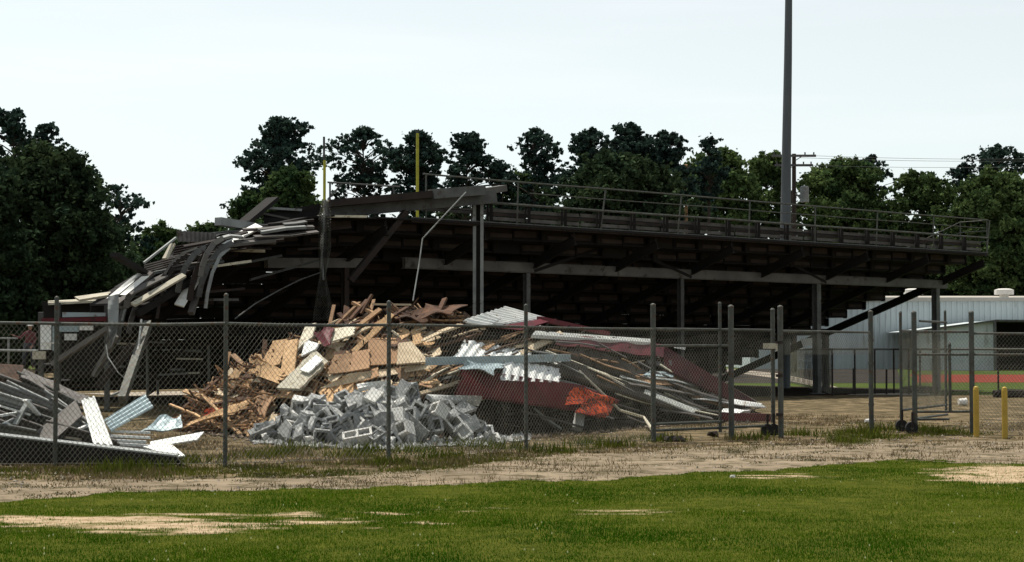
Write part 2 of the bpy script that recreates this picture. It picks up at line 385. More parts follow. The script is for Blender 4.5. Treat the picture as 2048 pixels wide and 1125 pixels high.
blades('path_tufts', 7000, samp_tuft, .015, .04, .009, mat('tuft', (.15,.13,.06), (.08,.075,.03), 2, .9, tint=True), 'small dark tufts dotted over the dusty path', 'weeds', 1.0)
# clover heads
k = 110; y = 12+9*nr.rand(k); x = (nr.rand(k)*2-1)*(y*.31); V = np.zeros((k,4,3)); s = .007
V[:,0] = np.stack([x-s, y, np.full(k,.05)],-1); V[:,1] = np.stack([x, y-s, np.full(k,.045)],-1); V[:,2] = np.stack([x+s, y, np.full(k,.05)],-1); V[:,3] = np.stack([x, y+s, np.full(k,.065)],-1)
tag(mk_fast('clover_flowers', V.reshape(-1,3), 4, mat('clover', (.30,.32,.15), (.2,.22,.1)), None), 'tiny pale clover heads dotted through the lawn', 'flowers', kind='stuff')
# gravel
def pebbles(name, n, sampler, smin, smax, m, label, cat='rubble'):
    x, y, z = sampler(n); n = len(x); s = nr.uniform(smin, smax, n)**1.0
    base = np.array([[1,0,0],[0,1,0],[-1,0,0],[0,-1,0],[0,0,.9],[0,0,-.7]], float)
    fs = [(0,1,4),(1,2,4),(2,3,4),(3,0,4),(1,0,5),(2,1,5),(3,2,5),(0,3,5)]
    b = base[None]*(s[:,None,None]*nr.uniform(.55,1.45,(n,6,1))); an = nr.uniform(0, 6.3, n); c, s2 = np.cos(an)[:,None], np.sin(an)[:,None]
    bx = b[...,0]*c-b[...,1]*s2; by = b[...,0]*s2+b[...,1]*c
    p = np.stack([bx+x[:,None], by+y[:,None], b[...,2]+z[:,None]], -1)
    V = p[:, np.array(fs)].reshape(-1, 3)
    o = mk_fast(name, V, 3, m, colors=np.repeat(nr.uniform(.6,1.3,n), 8)); return tag(o, label, cat, kind='stuff')
def s_path(n):
    y = 17+22*nr.rand(n); x = (nr.rand(n)*2-1)*(y*.34+1); k = (~is_lawn(x, y)) & (fbm(x*2+9, y*2) > .5); return x[k], y[k], np.full(k.sum(), .012)
pebbles('gravel', 9000, s_path, .006, .028, mat('peb', (.34,.29,.23), (.2,.17,.14), 3, .9, tint=True), 'loose stones and clods strewn over the dirt path', 'gravel')

# far setting: field, running track, walkway
U = Vector((-.769,-.639,0)); Vv = Vector((-.639,.769,0)); B0 = Vector((17.8,64,0))
def gsheet(name, pts, m, z):
    v = [(p[0], p[1], z) for p in pts]; mb = MB(); mb.add(v, [tuple(range(len(v)))]); return tag(mb.build(name, m, org=Vector((0,0,0))), kind='structure')
def gp(l): return [G(a, b)[:2] for a, b in l]
gsheet('car_park', [(5,80),(18.3,80),(31,137),(9,137)], mat('asphalt', (.055,.05,.045), (.035,.033,.03), .5, .95, spec=0.0), .012)
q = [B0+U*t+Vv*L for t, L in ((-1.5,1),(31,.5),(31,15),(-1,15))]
gsheet('painted_shade_soil', [(p.x, p.y) for p in q], mat('painted_shade_soil', (.05,.042,.035), (.03,.026,.022), 2, .95, spec=0.0), .016)  # soil under the stand, its shade painted in as a darker colour
gsheet('sports_field', [(-300,58),(-30,58),(-12,75),(6,92),(11,63),(20,57.5),(300,57.5),(300,400),(-300,400)], M['field'], .004)
gsheet('running_track', [(19.5,82),(120,79),(120,107),(25,107)], M['track'], .009)
gsheet('concrete_walkway', gp([(1455,738),(1560,748),(1650,768),(1700,783),(1860,785),(1860,791),(1700,791),(1640,776),(1550,757),(1455,744)]), M['walk'], .014)
q = [B0+U*t+Vv*L for t, L in ((20,20),(27.5,19),(27.5,15.0),(20,15.0))]
gsheet('field_walkway', [(p.x, p.y) for p in q], M['walk'], .019)

# ---------------------------------------------------------------- grandstand
def gfac(t): return float(np.interp(t, [28.5,30,32.9,34.8,36,38], [1,.985,.86,.64,.48,.3]))
def W(t, L, z):
    return B0+U*t+Vv*L+Vector((0,0,z*gfac(t)))
NR = 15; RUN = .96; RISE = .325
def row_z(i): return 5.2-RISE*i
stand = empty('grandstand', B0+U*17+Vv*6, 'long dark steel grandstand seen from behind, its left end collapsed', 'grandstand')
for i in range(NR):
    L0 = .0+RUN*i if i else -.0
    L1 = L0+RUN*(1.0)
    tend = 35.6-.36*L0+rnd.uniform(-.8,.8); z = row_z(i)
    mb = MB(); t = 0.0; k = 0
    while t < tend:
        t2 = min(t+1.12, tend); jz = 0 if t < 27 else rnd.uniform(-.05,.05); jl = 0 if t < 27 else rnd.uniform(-.06,.06)
        # tread plates (two planks with a slit) and riser panel hanging behind the next lower row
        for (a, b) in ((-.12, .48), (.48, 1.05)):
            c = [W(t+.001, L0+a*RUN+jl+.001, z+jz), W(t2-.001, L0+a*RUN+jl+.001, z+jz), W(t2-.001, L0+b*RUN+jl-.001, z+jz), W(t+.001, L0+b*RUN+jl-.001, z+jz)]
            mb.prism(c, (0,0,-.045), mi=2)
        alt = (k+i) % 2
        dl = .0 if alt else .10
        c = [W(t-.015, L0+RUN-dl, z-.047), W(t2+.01, L0+RUN-dl, z-.047), W(t2+.01, L0+RUN-dl, z-RISE-.04), W(t-.015, L0+RUN-dl, z-RISE-.04)]
        mb.prism(c, Vv*.03, mi=2 if alt else 0)
        if alt and rnd.random() < .9: mb.bar(W(t+.14, L0+RUN-dl-.02, z-.16), W(t2-.06, L0+RUN-dl-.02, z-.16-rnd.uniform(0,.03)), .012, .19, mi=1)
        elif rnd.random() < .8: mb.bar(W(t+.05, L0+RUN-dl-.02, z-.24), W(t2-.22, L0+RUN-dl-.02, z-.24), .012, .12, mi=1)
        mb.prism([W(t-.012, L0+RUN-.14, z-.05), W(t+.012, L0+RUN-.14, z-.05), W(t+.012, L0+RUN+.04, z-.05), W(t-.012, L0+RUN+.04, z-.05)], (0,0,-RISE-.02), mi=2)
        mb.bar(W(t, L0+RUN-.14, z-.05), W(t, L0+RUN-.14, z-RISE-.04), .05, .05, mi=2)
        t += 1.12; k += 1
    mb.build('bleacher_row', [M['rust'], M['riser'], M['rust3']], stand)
    # bench seat
    sb = MB(); t = 0.0
    while t < min(tend, 28.8):
        t2 = min(t+4.4, tend, 28.8); sb.bar(W(t, L0+.55, z+.42), W(t2-.03, L0+.55, z+.42), .26, .045); sb.bar(W(t, L0+.80, z+.40), W(t2-.03, L0+.80, z+.40), .03, .14)
        for q_ in (t+.3, (t+t2)/2): sb.bar(W(q_, L0+.55, z+.005), W(q_, L0+.55, z+.39), .06, .06)
        t += 4.4
    sb.build('bench_seat', M['beam'] if i == 0 else M['tin_dark'], stand)
t = 0.0; k = 0
while t < 34:
    mb = MB(); Lf = 14.4 if t < 27 else 14.4-(t-27)*1.1
    L_ = [0, Lf*.5, Lf]
    for a, b in zip(L_[:-1], L_[1:]):
        mb.ibeam(W(t, a, 5.08-.339*a-.22), W(t, b, 5.08-.339*b-.22), .12, .26, mi=0)
    # stepped brackets
    for i in range(NR):
        L0 = RUN*i
        if L0+RUN > Lf: break
        if t > .5: mb.bar(W(t, L0+.06, row_z(i)-.06), W(t, L0+.06, 5.08-.339*L0-.13), .05, .05)
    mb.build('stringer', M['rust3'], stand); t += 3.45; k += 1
def column(t, L, zt, wd, m, name='column', zb=0):
    mb = MB(); p = W(0,0,0); p = B0+U*t+Vv*L
    mb.ibeam(p+Vector((0,0,zb)), p+Vector((0,0,zt)), wd, wd, up=(Vv.x,Vv.y,0), t=.03); mb.box(p+Vector((0,0,.02)), (.5,.5,.04)); return mb.build(name, m, stand)
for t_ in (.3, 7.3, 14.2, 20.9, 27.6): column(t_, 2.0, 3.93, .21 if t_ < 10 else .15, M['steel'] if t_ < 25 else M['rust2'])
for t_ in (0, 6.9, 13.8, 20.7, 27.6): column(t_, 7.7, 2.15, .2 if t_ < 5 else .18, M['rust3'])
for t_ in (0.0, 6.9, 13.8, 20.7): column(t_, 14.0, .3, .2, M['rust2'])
mb = MB(); mb.ibeam(B0+U*(-.3)+Vv*2+Vector((0,0,4.1)), B0+U*25.6+Vv*2+Vector((0,0,4.1)), .2, .30); mb.bar(B0+U*(-.3)+Vv*1.88+Vector((0,0,4.1)), B0+U*25.6+Vv*1.88+Vector((0,0,4.1)), .012, .27)
mb.build('main_beam', M['beam'], stand)
mb = MB(); mb.bar(B0+U*27+Vv*2+Vector((0,0,4.05)), B0+U*30.2+Vv*2+Vector((0,0,3.95)), .2, .27); mb.build('main_beam', M['beam'], stand)
mb = MB(); mb.ibeam(B0+U*0+Vv*7.7+Vector((0,0,2.3)), B0+U*32+Vv*7.7+Vector((0,0,2.2)), .2, .26); mb.build('cross_beam', M['rust2'], stand)
# front plate under the lowest row
mb = MB(); mb.bar(W(0,14.5,.55), W(12,14.5,.52), .04, .3); mb.bar(W(12.1,14.5,.47), W(24,14.5,.44), .04, .46); mb.bar(W(24.1,14.5,.47), W(31,14.5,.47), .04, .46); mb.build('front_plate', M['rust3'], stand)
# diagonal braces under the stand
for a, b in ((13.8,17.2),(20.7,17.3),(6.9,10)):
    mb = MB(); mb.bar(W(a,1.9,4.0), W(b,1.9,5.0), .06, .1); mb.build('brace', M['rust3'], stand)
# back deck edge and railing
mb = MB(); mb.bar(W(-.2,-.02,5.17), W(26.8,-.02,5.17), .05, .12); mb.bar(W(-.2,-.05,5.24), W(26.8,-.05,5.24), .03, .03, mi=1); mb.build('deck_edge', [M['rust2'], M['steel']], stand)
for j in range(3):   # dull boards closing the lower part of the railing
    mb = MB()
    for t_ in np.arange(0, 24.0, 3.4):
        mb.bar(W(t_+.04,.12,5.36+.13*j), W(min(t_+3.36,24.0),.12,5.36+.13*j+rnd.uniform(-.015,.015)), .03, .10)
    mb.build('back_board', M['tin_dark'] if j != 1 else M['rust2'], stand)
rail = empty('railing', B0+U*13+Vector((0,0,5.2))); rail.parent = stand; rail.location = WORG[rail.name]-WORG[stand.name]
for z_, t0, t1, r_ in ((6.47,-.2,26.4,.028),(6.16,0,22.5,.017),(5.80,-.2,24.4,.04)):
    mb = MB(); mb.tube([W(t0,-.05,z_)]+[W(t_, -.05, z_+rnd.uniform(-.012,.012)) for t_ in np.arange(2,t1-1,2.4)]+[W(t1,-.05,z_)], r_, 6); mb.build('rail', M['galv'], rail)
for i, t_ in enumerate(np.arange(-.1, 26.6, 3.3)):
    mb = MB(); lean = rnd.uniform(-.05,.22); mb.tube([W(t_,-.05,5.2), W(t_-lean,-.05,6.47)], .024, 6); mb.build('rail_post', M['galv'], rail)
for t_ in np.arange(1.2, 24.4, 1.42):
    mb = MB(); mb.bar(W(t_,.0,5.1), W(t_,.0,5.82), .09, .09); mb.bar(W(t_+.16,-.02,5.1), W(t_+.16,-.02,5.82), .05, .05); mb.build('short_post', M['rust3'], rail)
for z_ in (1.25, .85, .45):
    mb = MB(); mb.tube([W(-.2,0,5.22+z_), W(-.2,1.2,5.22+z_), W(-.2,4.5,5.22+z_-.339*3.4)], .02, 6); mb.build('rail', M['galv'], rail)
for L_ in (0,1.2,2.9,4.5):
    mb = MB(); zz = 5.2-.339*max(0,L_-1.1); mb.tube([W(-.2,L_,zz), W(-.2,L_,zz+1.27)], .022, 6); mb.build('rail_post', M['galv'], rail)
# tall pair of press-box columns
t_ = 24.4
p = B0+U*24.4
for dx in (-.105, .105):
    mb = MB(); mb.bar(p+Vector((dx,0,0)), p+Vector((dx,0,6.0)), .09, .2, up=(0,1,0)); mb.build('tall_column', M['pale_steel'], stand)
mb = MB(); mb.bar(p+Vector((0,.04,0)), p+Vector((0,.04,5.95)), .13, .05, up=(0,1,0)); mb.build('column_web', M['rust3'], stand)

# ---------------------------------------------------------------- torn metal on the collapsed end (each piece a thing)
def plank(name, px0, px1, d0, d1, wd, th, m, label, cat, up=(0,0,1), group=None, mid=None):
    a = P(px0[0], px0[1], d0); b = P(px1[0], px1[1], d1); mb = MB()
    pts = [a]+([P(q[0], q[1], q[2]) for q in mid] if mid else [])+[b]
    for i in range(len(pts)-1): mb.bar(pts[i], pts[i+1], wd, th, up)
    return tag(mb.build(name, m), label, cat, group)
def sheet(name, c, m, label, cat, thick=.02, ribs=0, amp=0, nu=None, nv=6, jag=0, warp=0, rib_v=False, group=None):
    pts = [P(*q) for q in c]; mb = MB(); nu = nu or (ribs*6 if ribs and not rib_v else 10)
    if rib_v: nv = ribs*6
    mb.patch(pts, nu, nv, thick, ribs, amp, jag, warp, rib_v=rib_v, seed=int(c[0][0]))
    return tag(mb.build(name, m), label, cat, group)
TG = 'torn metal pieces on the collapsed end'
plank('fascia_beam', (652,424), (990,394), 46.0, 48.2, .25, .36, M['steel'], 'long grey fascia beam along the top of the broken stand, left of the tall column', 'beam')
plank('roof_plank', (655,408), (866,389), 45.6, 47.0, .5, .19, M['rust2'], 'dark brown roof plank with pale upper edge lying on the fascia beam', 'plank')
plank('roof_trim', (655,402.5), (864,383), 45.5, 46.9, .12, .035, M['ply'], 'pale thin strip along the top of the dark roof plank', 'trim strip')
plank('steel_box_beam', (862,389), (966,381), 46.8, 47.8, .3, .27, M['steel'], 'short smooth grey box beam at the top just left of the tall column', 'beam')
plank('steel_offcut', (964,384), (1006,377), 48.4, 49.2, .3, .18, M['beam'], 'small grey steel offcut poking right past the tall column', 'beam')
plank('thin_bar', (838,384), (1000,369), 47.5, 48.5, .1, .04, M['rust3'], 'thin dark bar tilted up across the top of the box beam', 'bar')
plank('light_strip', (538,417), (602,421), 45, 45.3, .2, .06, M['pale_steel'], 'short pale strip just left of the hanging wire netting', 'strip')
plank('sagging_board', (520,428), (650,434), 45, 45.8, .35, .05, M['tin_dark'], 'thin sagging dark board left of the hanging wire netting', 'board', mid=[(575,439,45.4)])
plank('crossed_board', (636,433), (732,434), 45.1, 45.6, .2, .06, M['cream'], 'pale board crossing the hanging wire netting near its top', 'board')
plank('dark_gable_panel', (488,446), (546,398), 44.5, 45.2, .5, .10, M['rust3'], 'dark panel tilted to a peak in front of the pines', 'panel')
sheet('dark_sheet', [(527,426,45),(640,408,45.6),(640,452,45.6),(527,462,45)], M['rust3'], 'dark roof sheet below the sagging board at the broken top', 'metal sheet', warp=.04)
plank('blue_box_beam', (436,443), (522,457), 43.3, 44.5, .25, .20, M['pale_steel'], 'light blue grey box beam sticking out to the left at the skyline', 'beam')
sheet('corrugated_offcut', [(353,462,42.3),(432,467,43.2),(428,487,43.1),(356,484,42.2)], M['tin_dark'], 'brown corrugated offcut at the skyline left of the blue grey beam', 'metal sheet', ribs=9, amp=.02)
plank('long_flange', (398,470), (545,455), 43, 44.6, .3, .05, M['steel'], 'long thin grey flange lying under the light blue grey box beam', 'strip')
plank('bent_white_flashing', (518,452), (358,612), 43.8, 41.8, .26, .05, M['tin'], 'long bent white flashing strip curving down the collapsed end', 'flashing', up=(0,-.6,.8), mid=[(468,478,43.2),(420,516,42.6),(399,545,42.3)])
plank('hanging_channel', (405,548), (382,628), 42.6, 41.9, .14, .12, M['tin_dark'], 'dark channel hanging beside the lower end of the bent white flashing', 'beam')
plank('edge_board', (288,549), (440,524), 41.6, 43, .4, .06, M['steel'], 'grey board reaching right from the left corner of the collapse', 'board')
plank('beige_board', (420,534), (497,523), 42.6, 43.3, .3, .06, M['cream'], 'beige board end right of the bent white flashing', 'board')
plank('short_light_board', (452,500), (526,503), 43.4, 44, .25, .07, M['cream'], 'short light board above the beige board in the broken rows', 'board')
sheet('folded_roof_sheet', [(288,530,41.6),(440,492,43),(446,505,42.8),(290,548,41.4)], M['tin_dark'], 'folded dark roof sheet at the left corner of the collapse', 'metal sheet', ribs=4, amp=.03, rib_v=True)
sheet('upper_roof_sheet', [(350,492,42.5),(455,473,43.6),(440,492,43),(345,512,42.2)], M['rust2'], 'long ribbed roof sheet sliding off above the folded dark sheet', 'metal sheet', ribs=4, amp=.02, rib_v=True)
sheet('white_fallen_panel', [(290,544,41.5),(268,551,41.2),(213,597,40.6),(236,590,40.6)], M['tin'], 'bright white metal panel sliding off the left corner', 'metal panel', warp=.02)
sheet('white_panel_strip', [(300,552,41.3),(284,553,41.1),(240,590,40.6),(252,590,40.6)], M['tin'], 'narrow white strip just right of the bright fallen panel', 'metal panel')
plank('grey_beige_plank', (258,588), (332,551), 40.7, 41.6, .16, .05, M['beam'], 'grey beige plank between the white panel and the pink plank', 'plank', up=(0,-.7,.7))
plank('pink_beige_plank', (266,610), (368,551), 40.4, 41.6, .15, .06, M['cream'], 'pinkish beige plank sloping down left above the leaning column', 'plank', up=(0,-.7,.7))
plank('dark_joist', (275,628), (385,560), 41.0, 42.2, .16, .16, M['rust3'], 'dark joist under the pinkish beige plank', 'beam')
sheet('hanging_sheet', [(216,592,40.4),(238,590,40.4),(236,652,40.2),(217,648,40.2)], M['pale_steel'], 'pale sheet hanging straight down at the far left of the stand', 'metal sheet', warp=.03)
sheet('hanging_sheet_tail', [(217,650,40.2),(236,653,40.2),(232,672,40),(222,700,40)], M['steel'], 'torn tail of the hanging sheet behind the fence rail', 'metal sheet', warp=.04)
plank('thin_pole', (288,526), (352,476), 41, 42, .05, .05, M['pale_steel'], 'thin pale pole leaning up at the far left skyline', 'pole')
plank('bent_bracket', (330,518), (346,488), 41.6, 41.9, .14, .05, M['cream'], 'short pale bent bracket beside the thin leaning pole', 'bracket')
plank('left_dark_rafter', (228,510), (288,545), 40, 41.4, .2, .1, M['rust3'], 'dark rafter poking left in front of the big oak', 'beam')
plank('diagonal_beam', (700,562), (812,424), 46, 46.8, .2, .16, M['rust2'], 'heavy dark diagonal beam fallen under the long fascia', 'beam')
plank('mid_broken_plank', (560,470), (700,455), 45.3, 46, .3, .06, M['rust2'], 'brown broken plank in the dark under the sagging board', 'plank')
for i, (a, b, da) in enumerate([((470,530),(560,512),44.3),((590,500),(652,496),45.4),((500,560),(640,520),44.6),((410,585),(485,578),43),((420,600),(470,600),42.8)]):
    plank('broken_row_plank', a, b, da, da+.6, .3, .06, M['rust2'] if i % 2 else M['steel'], ['grey plank below the beige board end in the broken rows','brown plank left of the wire netting, mid height','long slanted grey plank crossing the broken rows','brown plank below the bent white flashing','grey plank just above the fence rail at the broken rows'][i], 'plank')
LF = 'long bent grey member sliding down the collapsed end, %s'
for i in range(26):
    f_ = i/25.0; cx = 560-340*f_+rnd.uniform(-15,15); cy = np.interp(cx, [215,290,350,430,560], [606,556,500,465,440])+rnd.uniform(-2,48)*(1 if i % 3 else .4)+(6 if cx > 400 else 0)
    ln = rnd.uniform(45,130); sl = rnd.uniform(.03,.13) if cx > 400 else rnd.uniform(.08,.32) if i % 4 else rnd.uniform(.6,1.0); d_ = 41+2.6*(cx-215)/345+rnd.uniform(-.3,.6)
    ex, ey = cx+ln*math.cos(math.atan(sl)), cy-ln*math.sin(math.atan(sl))
    where = 'near the left corner' if cx < 300 else 'left of the white flashing' if cx < 400 else 'around the white flashing' if cx < 480 else 'right of the white flashing'
    plank('bent_member', (cx, cy), (ex, ey), d_, d_+ln*.006, rnd.uniform(.05,.2), rnd.uniform(.025,.08), M[['steel','rust2','pale_steel','tin_dark','beam','rust2','tin_dark'][i % 7]], LF % where, 'metal member',
          up=(0,-.3,.9), group='bent members '+where, mid=[((cx+ex)/2+rnd.uniform(-6,6), (cy+ey)/2+rnd.uniform(-5,7), d_+ln*.003)])
for i in range(13):      # drooping torn strips
    x0, y0 = rnd.uniform(270, 470), 0; y0 = np.interp(x0, [270,350,430,480], [560,512,480,468])+rnd.uniform(0,30); dx = rnd.uniform(35,75); dy = rnd.uniform(60,130); d_ = 40.9+2.2*(x0-215)/345
    pts = [(x0, y0, d_), (x0-dx*.4, y0+dy*.14, d_-.2), (x0-dx*.72, y0+dy*.42, d_-.4), (x0-dx*.92, y0+dy*.75, d_-.5), (x0-dx, y0+dy, d_-.5)]
    wh = 'left of the leaning column' if x0-dx < 260 else 'above the leaning column' if x0 < 340 else 'below the white flashing'
    tag_ = 'thin torn strip curling down from the collapsed end, '+wh
    plank('drooping_strip', pts[0][:2], pts[-1][:2], pts[0][2], pts[-1][2], rnd.uniform(.05,.16), .03, M[['steel','rust2','beam','pale_steel','tin_dark'][i % 5]], tag_, 'metal strip', up=(.5,-.6,.4), group='drooping strips '+wh, mid=pts[1:-1])
def cable(name, pts, r, m, label, cat='cable'):
    mb = MB(); mb.tube([P(*q) for q in pts], r, 6); return tag(mb.build(name, m), label, cat)
cable('hanging_pipe', [(932,385,46.6),(880,440,46),(845,478,45.6),(838,530,45.2),(826,602,44.5)], .018, M['pale_steel'], 'thin pale pipe bent down from the fascia to the debris heap', 'pipe')
cable('sagging_cable', [(642,545,45),(600,560,44.5),(560,580,44),(510,608,43),(470,638,42)], .018, M['steel'], 'thin grey cable sagging from the wire netting to the left')
cable('left_cable', [(283,640,40),(278,690,39.6),(264,740,39),(245,782,38.6),(222,792,38)], .03, M['pale_steel'], 'pale pipe running down in front of the leaning column', 'pipe')
cable('loose_cable', [(212,690,39.5),(216,715,39.3),(236,745,39),(248,756,39)], .015, M['pale_steel'], 'thin loose cable drooping left of the leaning column')
# leaning column, slanted beams in the dark left part
plank('leaning_column', (296,648), (244,800), 40.5, 38.0, .17, .2, M['galv'], 'dull grey column leaning left under the collapsed end', 'column')
plank('slanted_beam', (105,728), (216,657), 42, 41, .12, .12, M['beam'], 'weathered beam slanting up right behind the left fence post', 'beam')
plank('slanted_beam', (188,752), (232,672), 40.6, 40.2, .12, .1, M['beam'], 'short steep weathered beam below the hanging sheet', 'beam')
plank('slanted_beam', (196,775), (262,690), 40.5, 40.5, .2, .16, M['rust2'], 'thick dark steep beam left of the leaning column', 'beam')
# dark structural clutter below the fallen end
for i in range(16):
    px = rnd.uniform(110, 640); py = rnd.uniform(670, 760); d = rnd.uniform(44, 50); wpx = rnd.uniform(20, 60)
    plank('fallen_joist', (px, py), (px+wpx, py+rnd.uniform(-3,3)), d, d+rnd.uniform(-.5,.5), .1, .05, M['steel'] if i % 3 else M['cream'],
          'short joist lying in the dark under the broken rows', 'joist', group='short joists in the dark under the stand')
for px, yb, yt, d in ((295,795,690,44),(316,790,760,45),(418,780,690,45.5)):
    mb = MB(); mb.tube([P(px, yb, d), P(px-1, yt, d)], .035, 6); tag(mb.build('pipe_post', M['galv']), {295:'thin pipe post right of the leaning column',316:'short pipe stub right of the leaning column',418:'thin pipe post in the dark left of the second fence post'}[px], 'post')
# hanging chain link netting
def lattice(mb, fn, nu, nv, r, du=1):
    """diamond wires over a parametric surface fn(u,v)"""
    for sgn in (1,-1):
        for k in range(-nv, nu+nv):
            pts = []
            for j in range(nv+1):
                i = k+sgn*j if sgn > 0 else k+nv-j
                if 0 <= i <= nu: pts.append(fn(i/nu, j/nv))
            if len(pts) > 1: mb.tube(pts, r, 3, cap=False)
def net(u, v):
    wpx = np.interp(v, [0,.1,.4,.62,.7,1], [10,24,26,12,20,46]); cx = np.interp(v, [0,.4,.65,1],[650,649,645,648]); y = 402+v*240
    return P(cx+(u-.5)*wpx, y, 44.6+.35*math.sin(u*9+v*5)+.1*math.sin(v*30))
mb = MB(); lattice(mb, net, 8, 44, .006); tag(mb.build('hanging_wire_netting', M['galv']), 'torn strip of wire netting hanging from the broken top to the heap', 'netting')
mb = MB(); mb.tube([P(649,400,44.7), P(648,440,44.7), P(643,520,44.7), P(647,560,44.7)], .03, 5); tag(mb.build('netting_pole', M['pale_steel']), 'bent thin pole inside the hanging wire netting', 'pole')

# ---------------------------------------------------------------- collapsed shed at far left
shed = empty('wrecked_shed', G(150,824), 'wrecked white siding shed with a maroon band behind the leftmost fence post', 'shed')
def sp(name, c, m, **k):
    mb = MB(); mb.patch([P(*q) for q in c], 4, 3, .06, **k); return mb.build(name, m, shed)
D = 43.5
sp('wall_panel', [(82,650,D),(103,650,D),(103,700,D),(82,700,D)], M['tin'])
sp('wall_panel', [(106,652,D+.1),(114,652,D+.1),(114,702,D+.1),(106,702,D+.1)], M['tin_blue'])
sp('siding', [(120,652,D),(158,652,D),(158,664,D),(120,664,D)], M['tin_blue'])
sp('siding', [(160,652,D),(187,652,D),(187,661,D),(160,661,D)], M['tin'])
sp('siding', [(130,668,D),(154,668,D),(154,681,D),(130,681,D)], M['tin'])
sp('upper_siding', [(126,625,D),(212,626,D),(212,633,D),(126,635,D)], M['tin_blue'])
sp('maroon_band', [(84,637,D-.1),(214,634,D-.1),(214,643,D-.1),(84,644,D-.1)], M['maroon'])
sp('roof_sheet', [(96,606,D+.5),(215,600,D+.6),(215,596,D+3.2),(96,602,D+3)], M['cream'])
sp('roof_sheet', [(150,598,D-.5),(222,588,D-.5),(222,594,D-.8),(160,604,D-.8)], M['cream'])
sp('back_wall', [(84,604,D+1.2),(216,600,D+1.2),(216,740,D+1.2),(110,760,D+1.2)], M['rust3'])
sp('window_frame', [(84,685,D-.15),(118,685,D-.15),(118,688,D-.15),(84,688,D-.15)], M['hat'])
sp('lower_board', [(66,703,D-.1),(92,703,D-.1),(92,719,D-.1),(66,719,D-.1)], M['cream'])
mb = MB(); mb.bar(P(82,625,D), G(82,824), .12, .12); mb.bar(P(116,605,D+.3), P(116,822,D+.3), .12, .12); mb.bar(P(214,595,D+.3), P(214,822,D+.3), .12, .12); mb.build('frame_post', M['steel'], shed)
# pipe rails far left
mb = MB(); mb.tube([P(-60,700,62), P(92,702,60)], .05, 6); 
for px in (17,-40,80): mb.tube([P(px,700,61.5), G(px,787)], .04, 6)
mb.tube([P(-60,676,62), P(35,677,61)], .03, 6); mb.tube([P(17,677,61.5), P(17,700,61.5)], .04, 6)
tag(mb.build('pipe_rail', M['pale_steel']), 'low pale pipe rail at the far left edge in front of the trees', 'rail')

# ---------------------------------------------------------------- debris mound
BASE = [(350,864),(450,868),(530,882),(640,888),(780,892),(960,884),(1060,874),(1200,862),(1300,852),(1400,845),(1560,843)]
TOPL = [(350,862),(375,835),(400,790),(460,745),(510,720),(550,690),(620,665),(700,645),(740,618),(830,612),(880,618),(930,622),(965,650),(1020,640),(1090,650),(1180,664),(1300,698),(1370,735),(1450,785),(1500,815),(1560,840)]
def d0(px): return 1.6*F/(ip(BASE, px)-699)
def dp(px, py, off=0, sl=1.43):
    a = d0(px); return (a+1.6*sl)/(1+sl*(py-699)/F)+off
def Q(px, py, off=0): return P(px, py, dp(px, py, off))
def moundgeo(x0, x1, n, m, recess, seed, tl, bl):
    rg = np.random.RandomState(seed); vs = []; fs = []
    H = 16
    for i in range(n+1):
        px = x0+(x1-x0)*i/n; yb = ip(bl, px); yt = ip(tl, px)+4; 
        for j in range(H+1):
            py = yb+(yt-yb)*j/H
            if j == 0: p = G(px, py)
            else:
                p = Q(px, py, recess+rg.uniform(-.15,.15)); 
            vs.append(p+Vector((rg.uniform(-.06,.06), 0, 0 if j == 0 else rg.uniform(-.06,.04))))
        q = vs[-1]; vs.append(Vector((q.x, q.y+1.0, q.z*.8))); vs.append(Vector((q.x, q.y+3.5, 0)))
    K = H+3
    for i in range(n):
        for j in range(K-1): fs.append((i*K+j, (i+1)*K+j, (i+1)*K+j+1, i*K+j+1))
    return mk('debris_mound', vs, fs, m)
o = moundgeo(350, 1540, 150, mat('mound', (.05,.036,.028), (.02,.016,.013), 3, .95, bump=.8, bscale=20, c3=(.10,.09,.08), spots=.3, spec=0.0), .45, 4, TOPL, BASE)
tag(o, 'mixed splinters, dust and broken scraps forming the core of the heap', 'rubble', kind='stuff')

# splinters filling the wood heap (uncountable)
def s_wood(n, reg, off=.1):
    X = []; 
    while len(X) < n:
        px = rnd.uniform(*reg[:2]); yb, yt = ip(BASE, px), ip(TOPL, px); py = yt+(yb-yt)*rnd.random()
        if not (reg[2] < py < reg[3]): continue
        if 540 < px < 1000 and py > 800: continue
        X.append(Q(px, py, rnd.uniform(-.1, .35)+off))
    return X
def splinters(name, n, reg, Lr, m, label, off=0.1, tilt=.9, w=(.01,.04)):
    mb = MB()
    for p in s_wood(n, reg, off):
        L = rnd.uniform(*Lr); d = Vector((rnd.gauss(0,1), rnd.gauss(0,.7), rnd.gauss(.1,.45)*tilt)).normalized()
        mb.bar(p-d*L/2, p+d*L/2, rnd.uniform(*w), rnd.uniform(.01,.03), up=(rnd.random(),rnd.random(),rnd.random()), mi=rnd.choice((0,0,1)))
    return tag(mb.build(name, m), label, 'splinters', kind='stuff')
splinters('wood_splinters', 950, (365,960,600,870), (.12,.6), [M['wood_dark'], M['wood']], 'brown wood splinters covering the left of the heap')
splinters('metal_scraps', 700, (950,1500,650,850), (.15,.8), [M['rust2'], M['tin_dark']], 'dull metal and timber scraps filling the right of the heap', .2, .5)
splinters('lath_scraps', 500, (370,700,720,860), (.2,.7), [M['wood'], M['wood_dark']], 'reddish broken laths at the left foot of the heap', 0, 1)

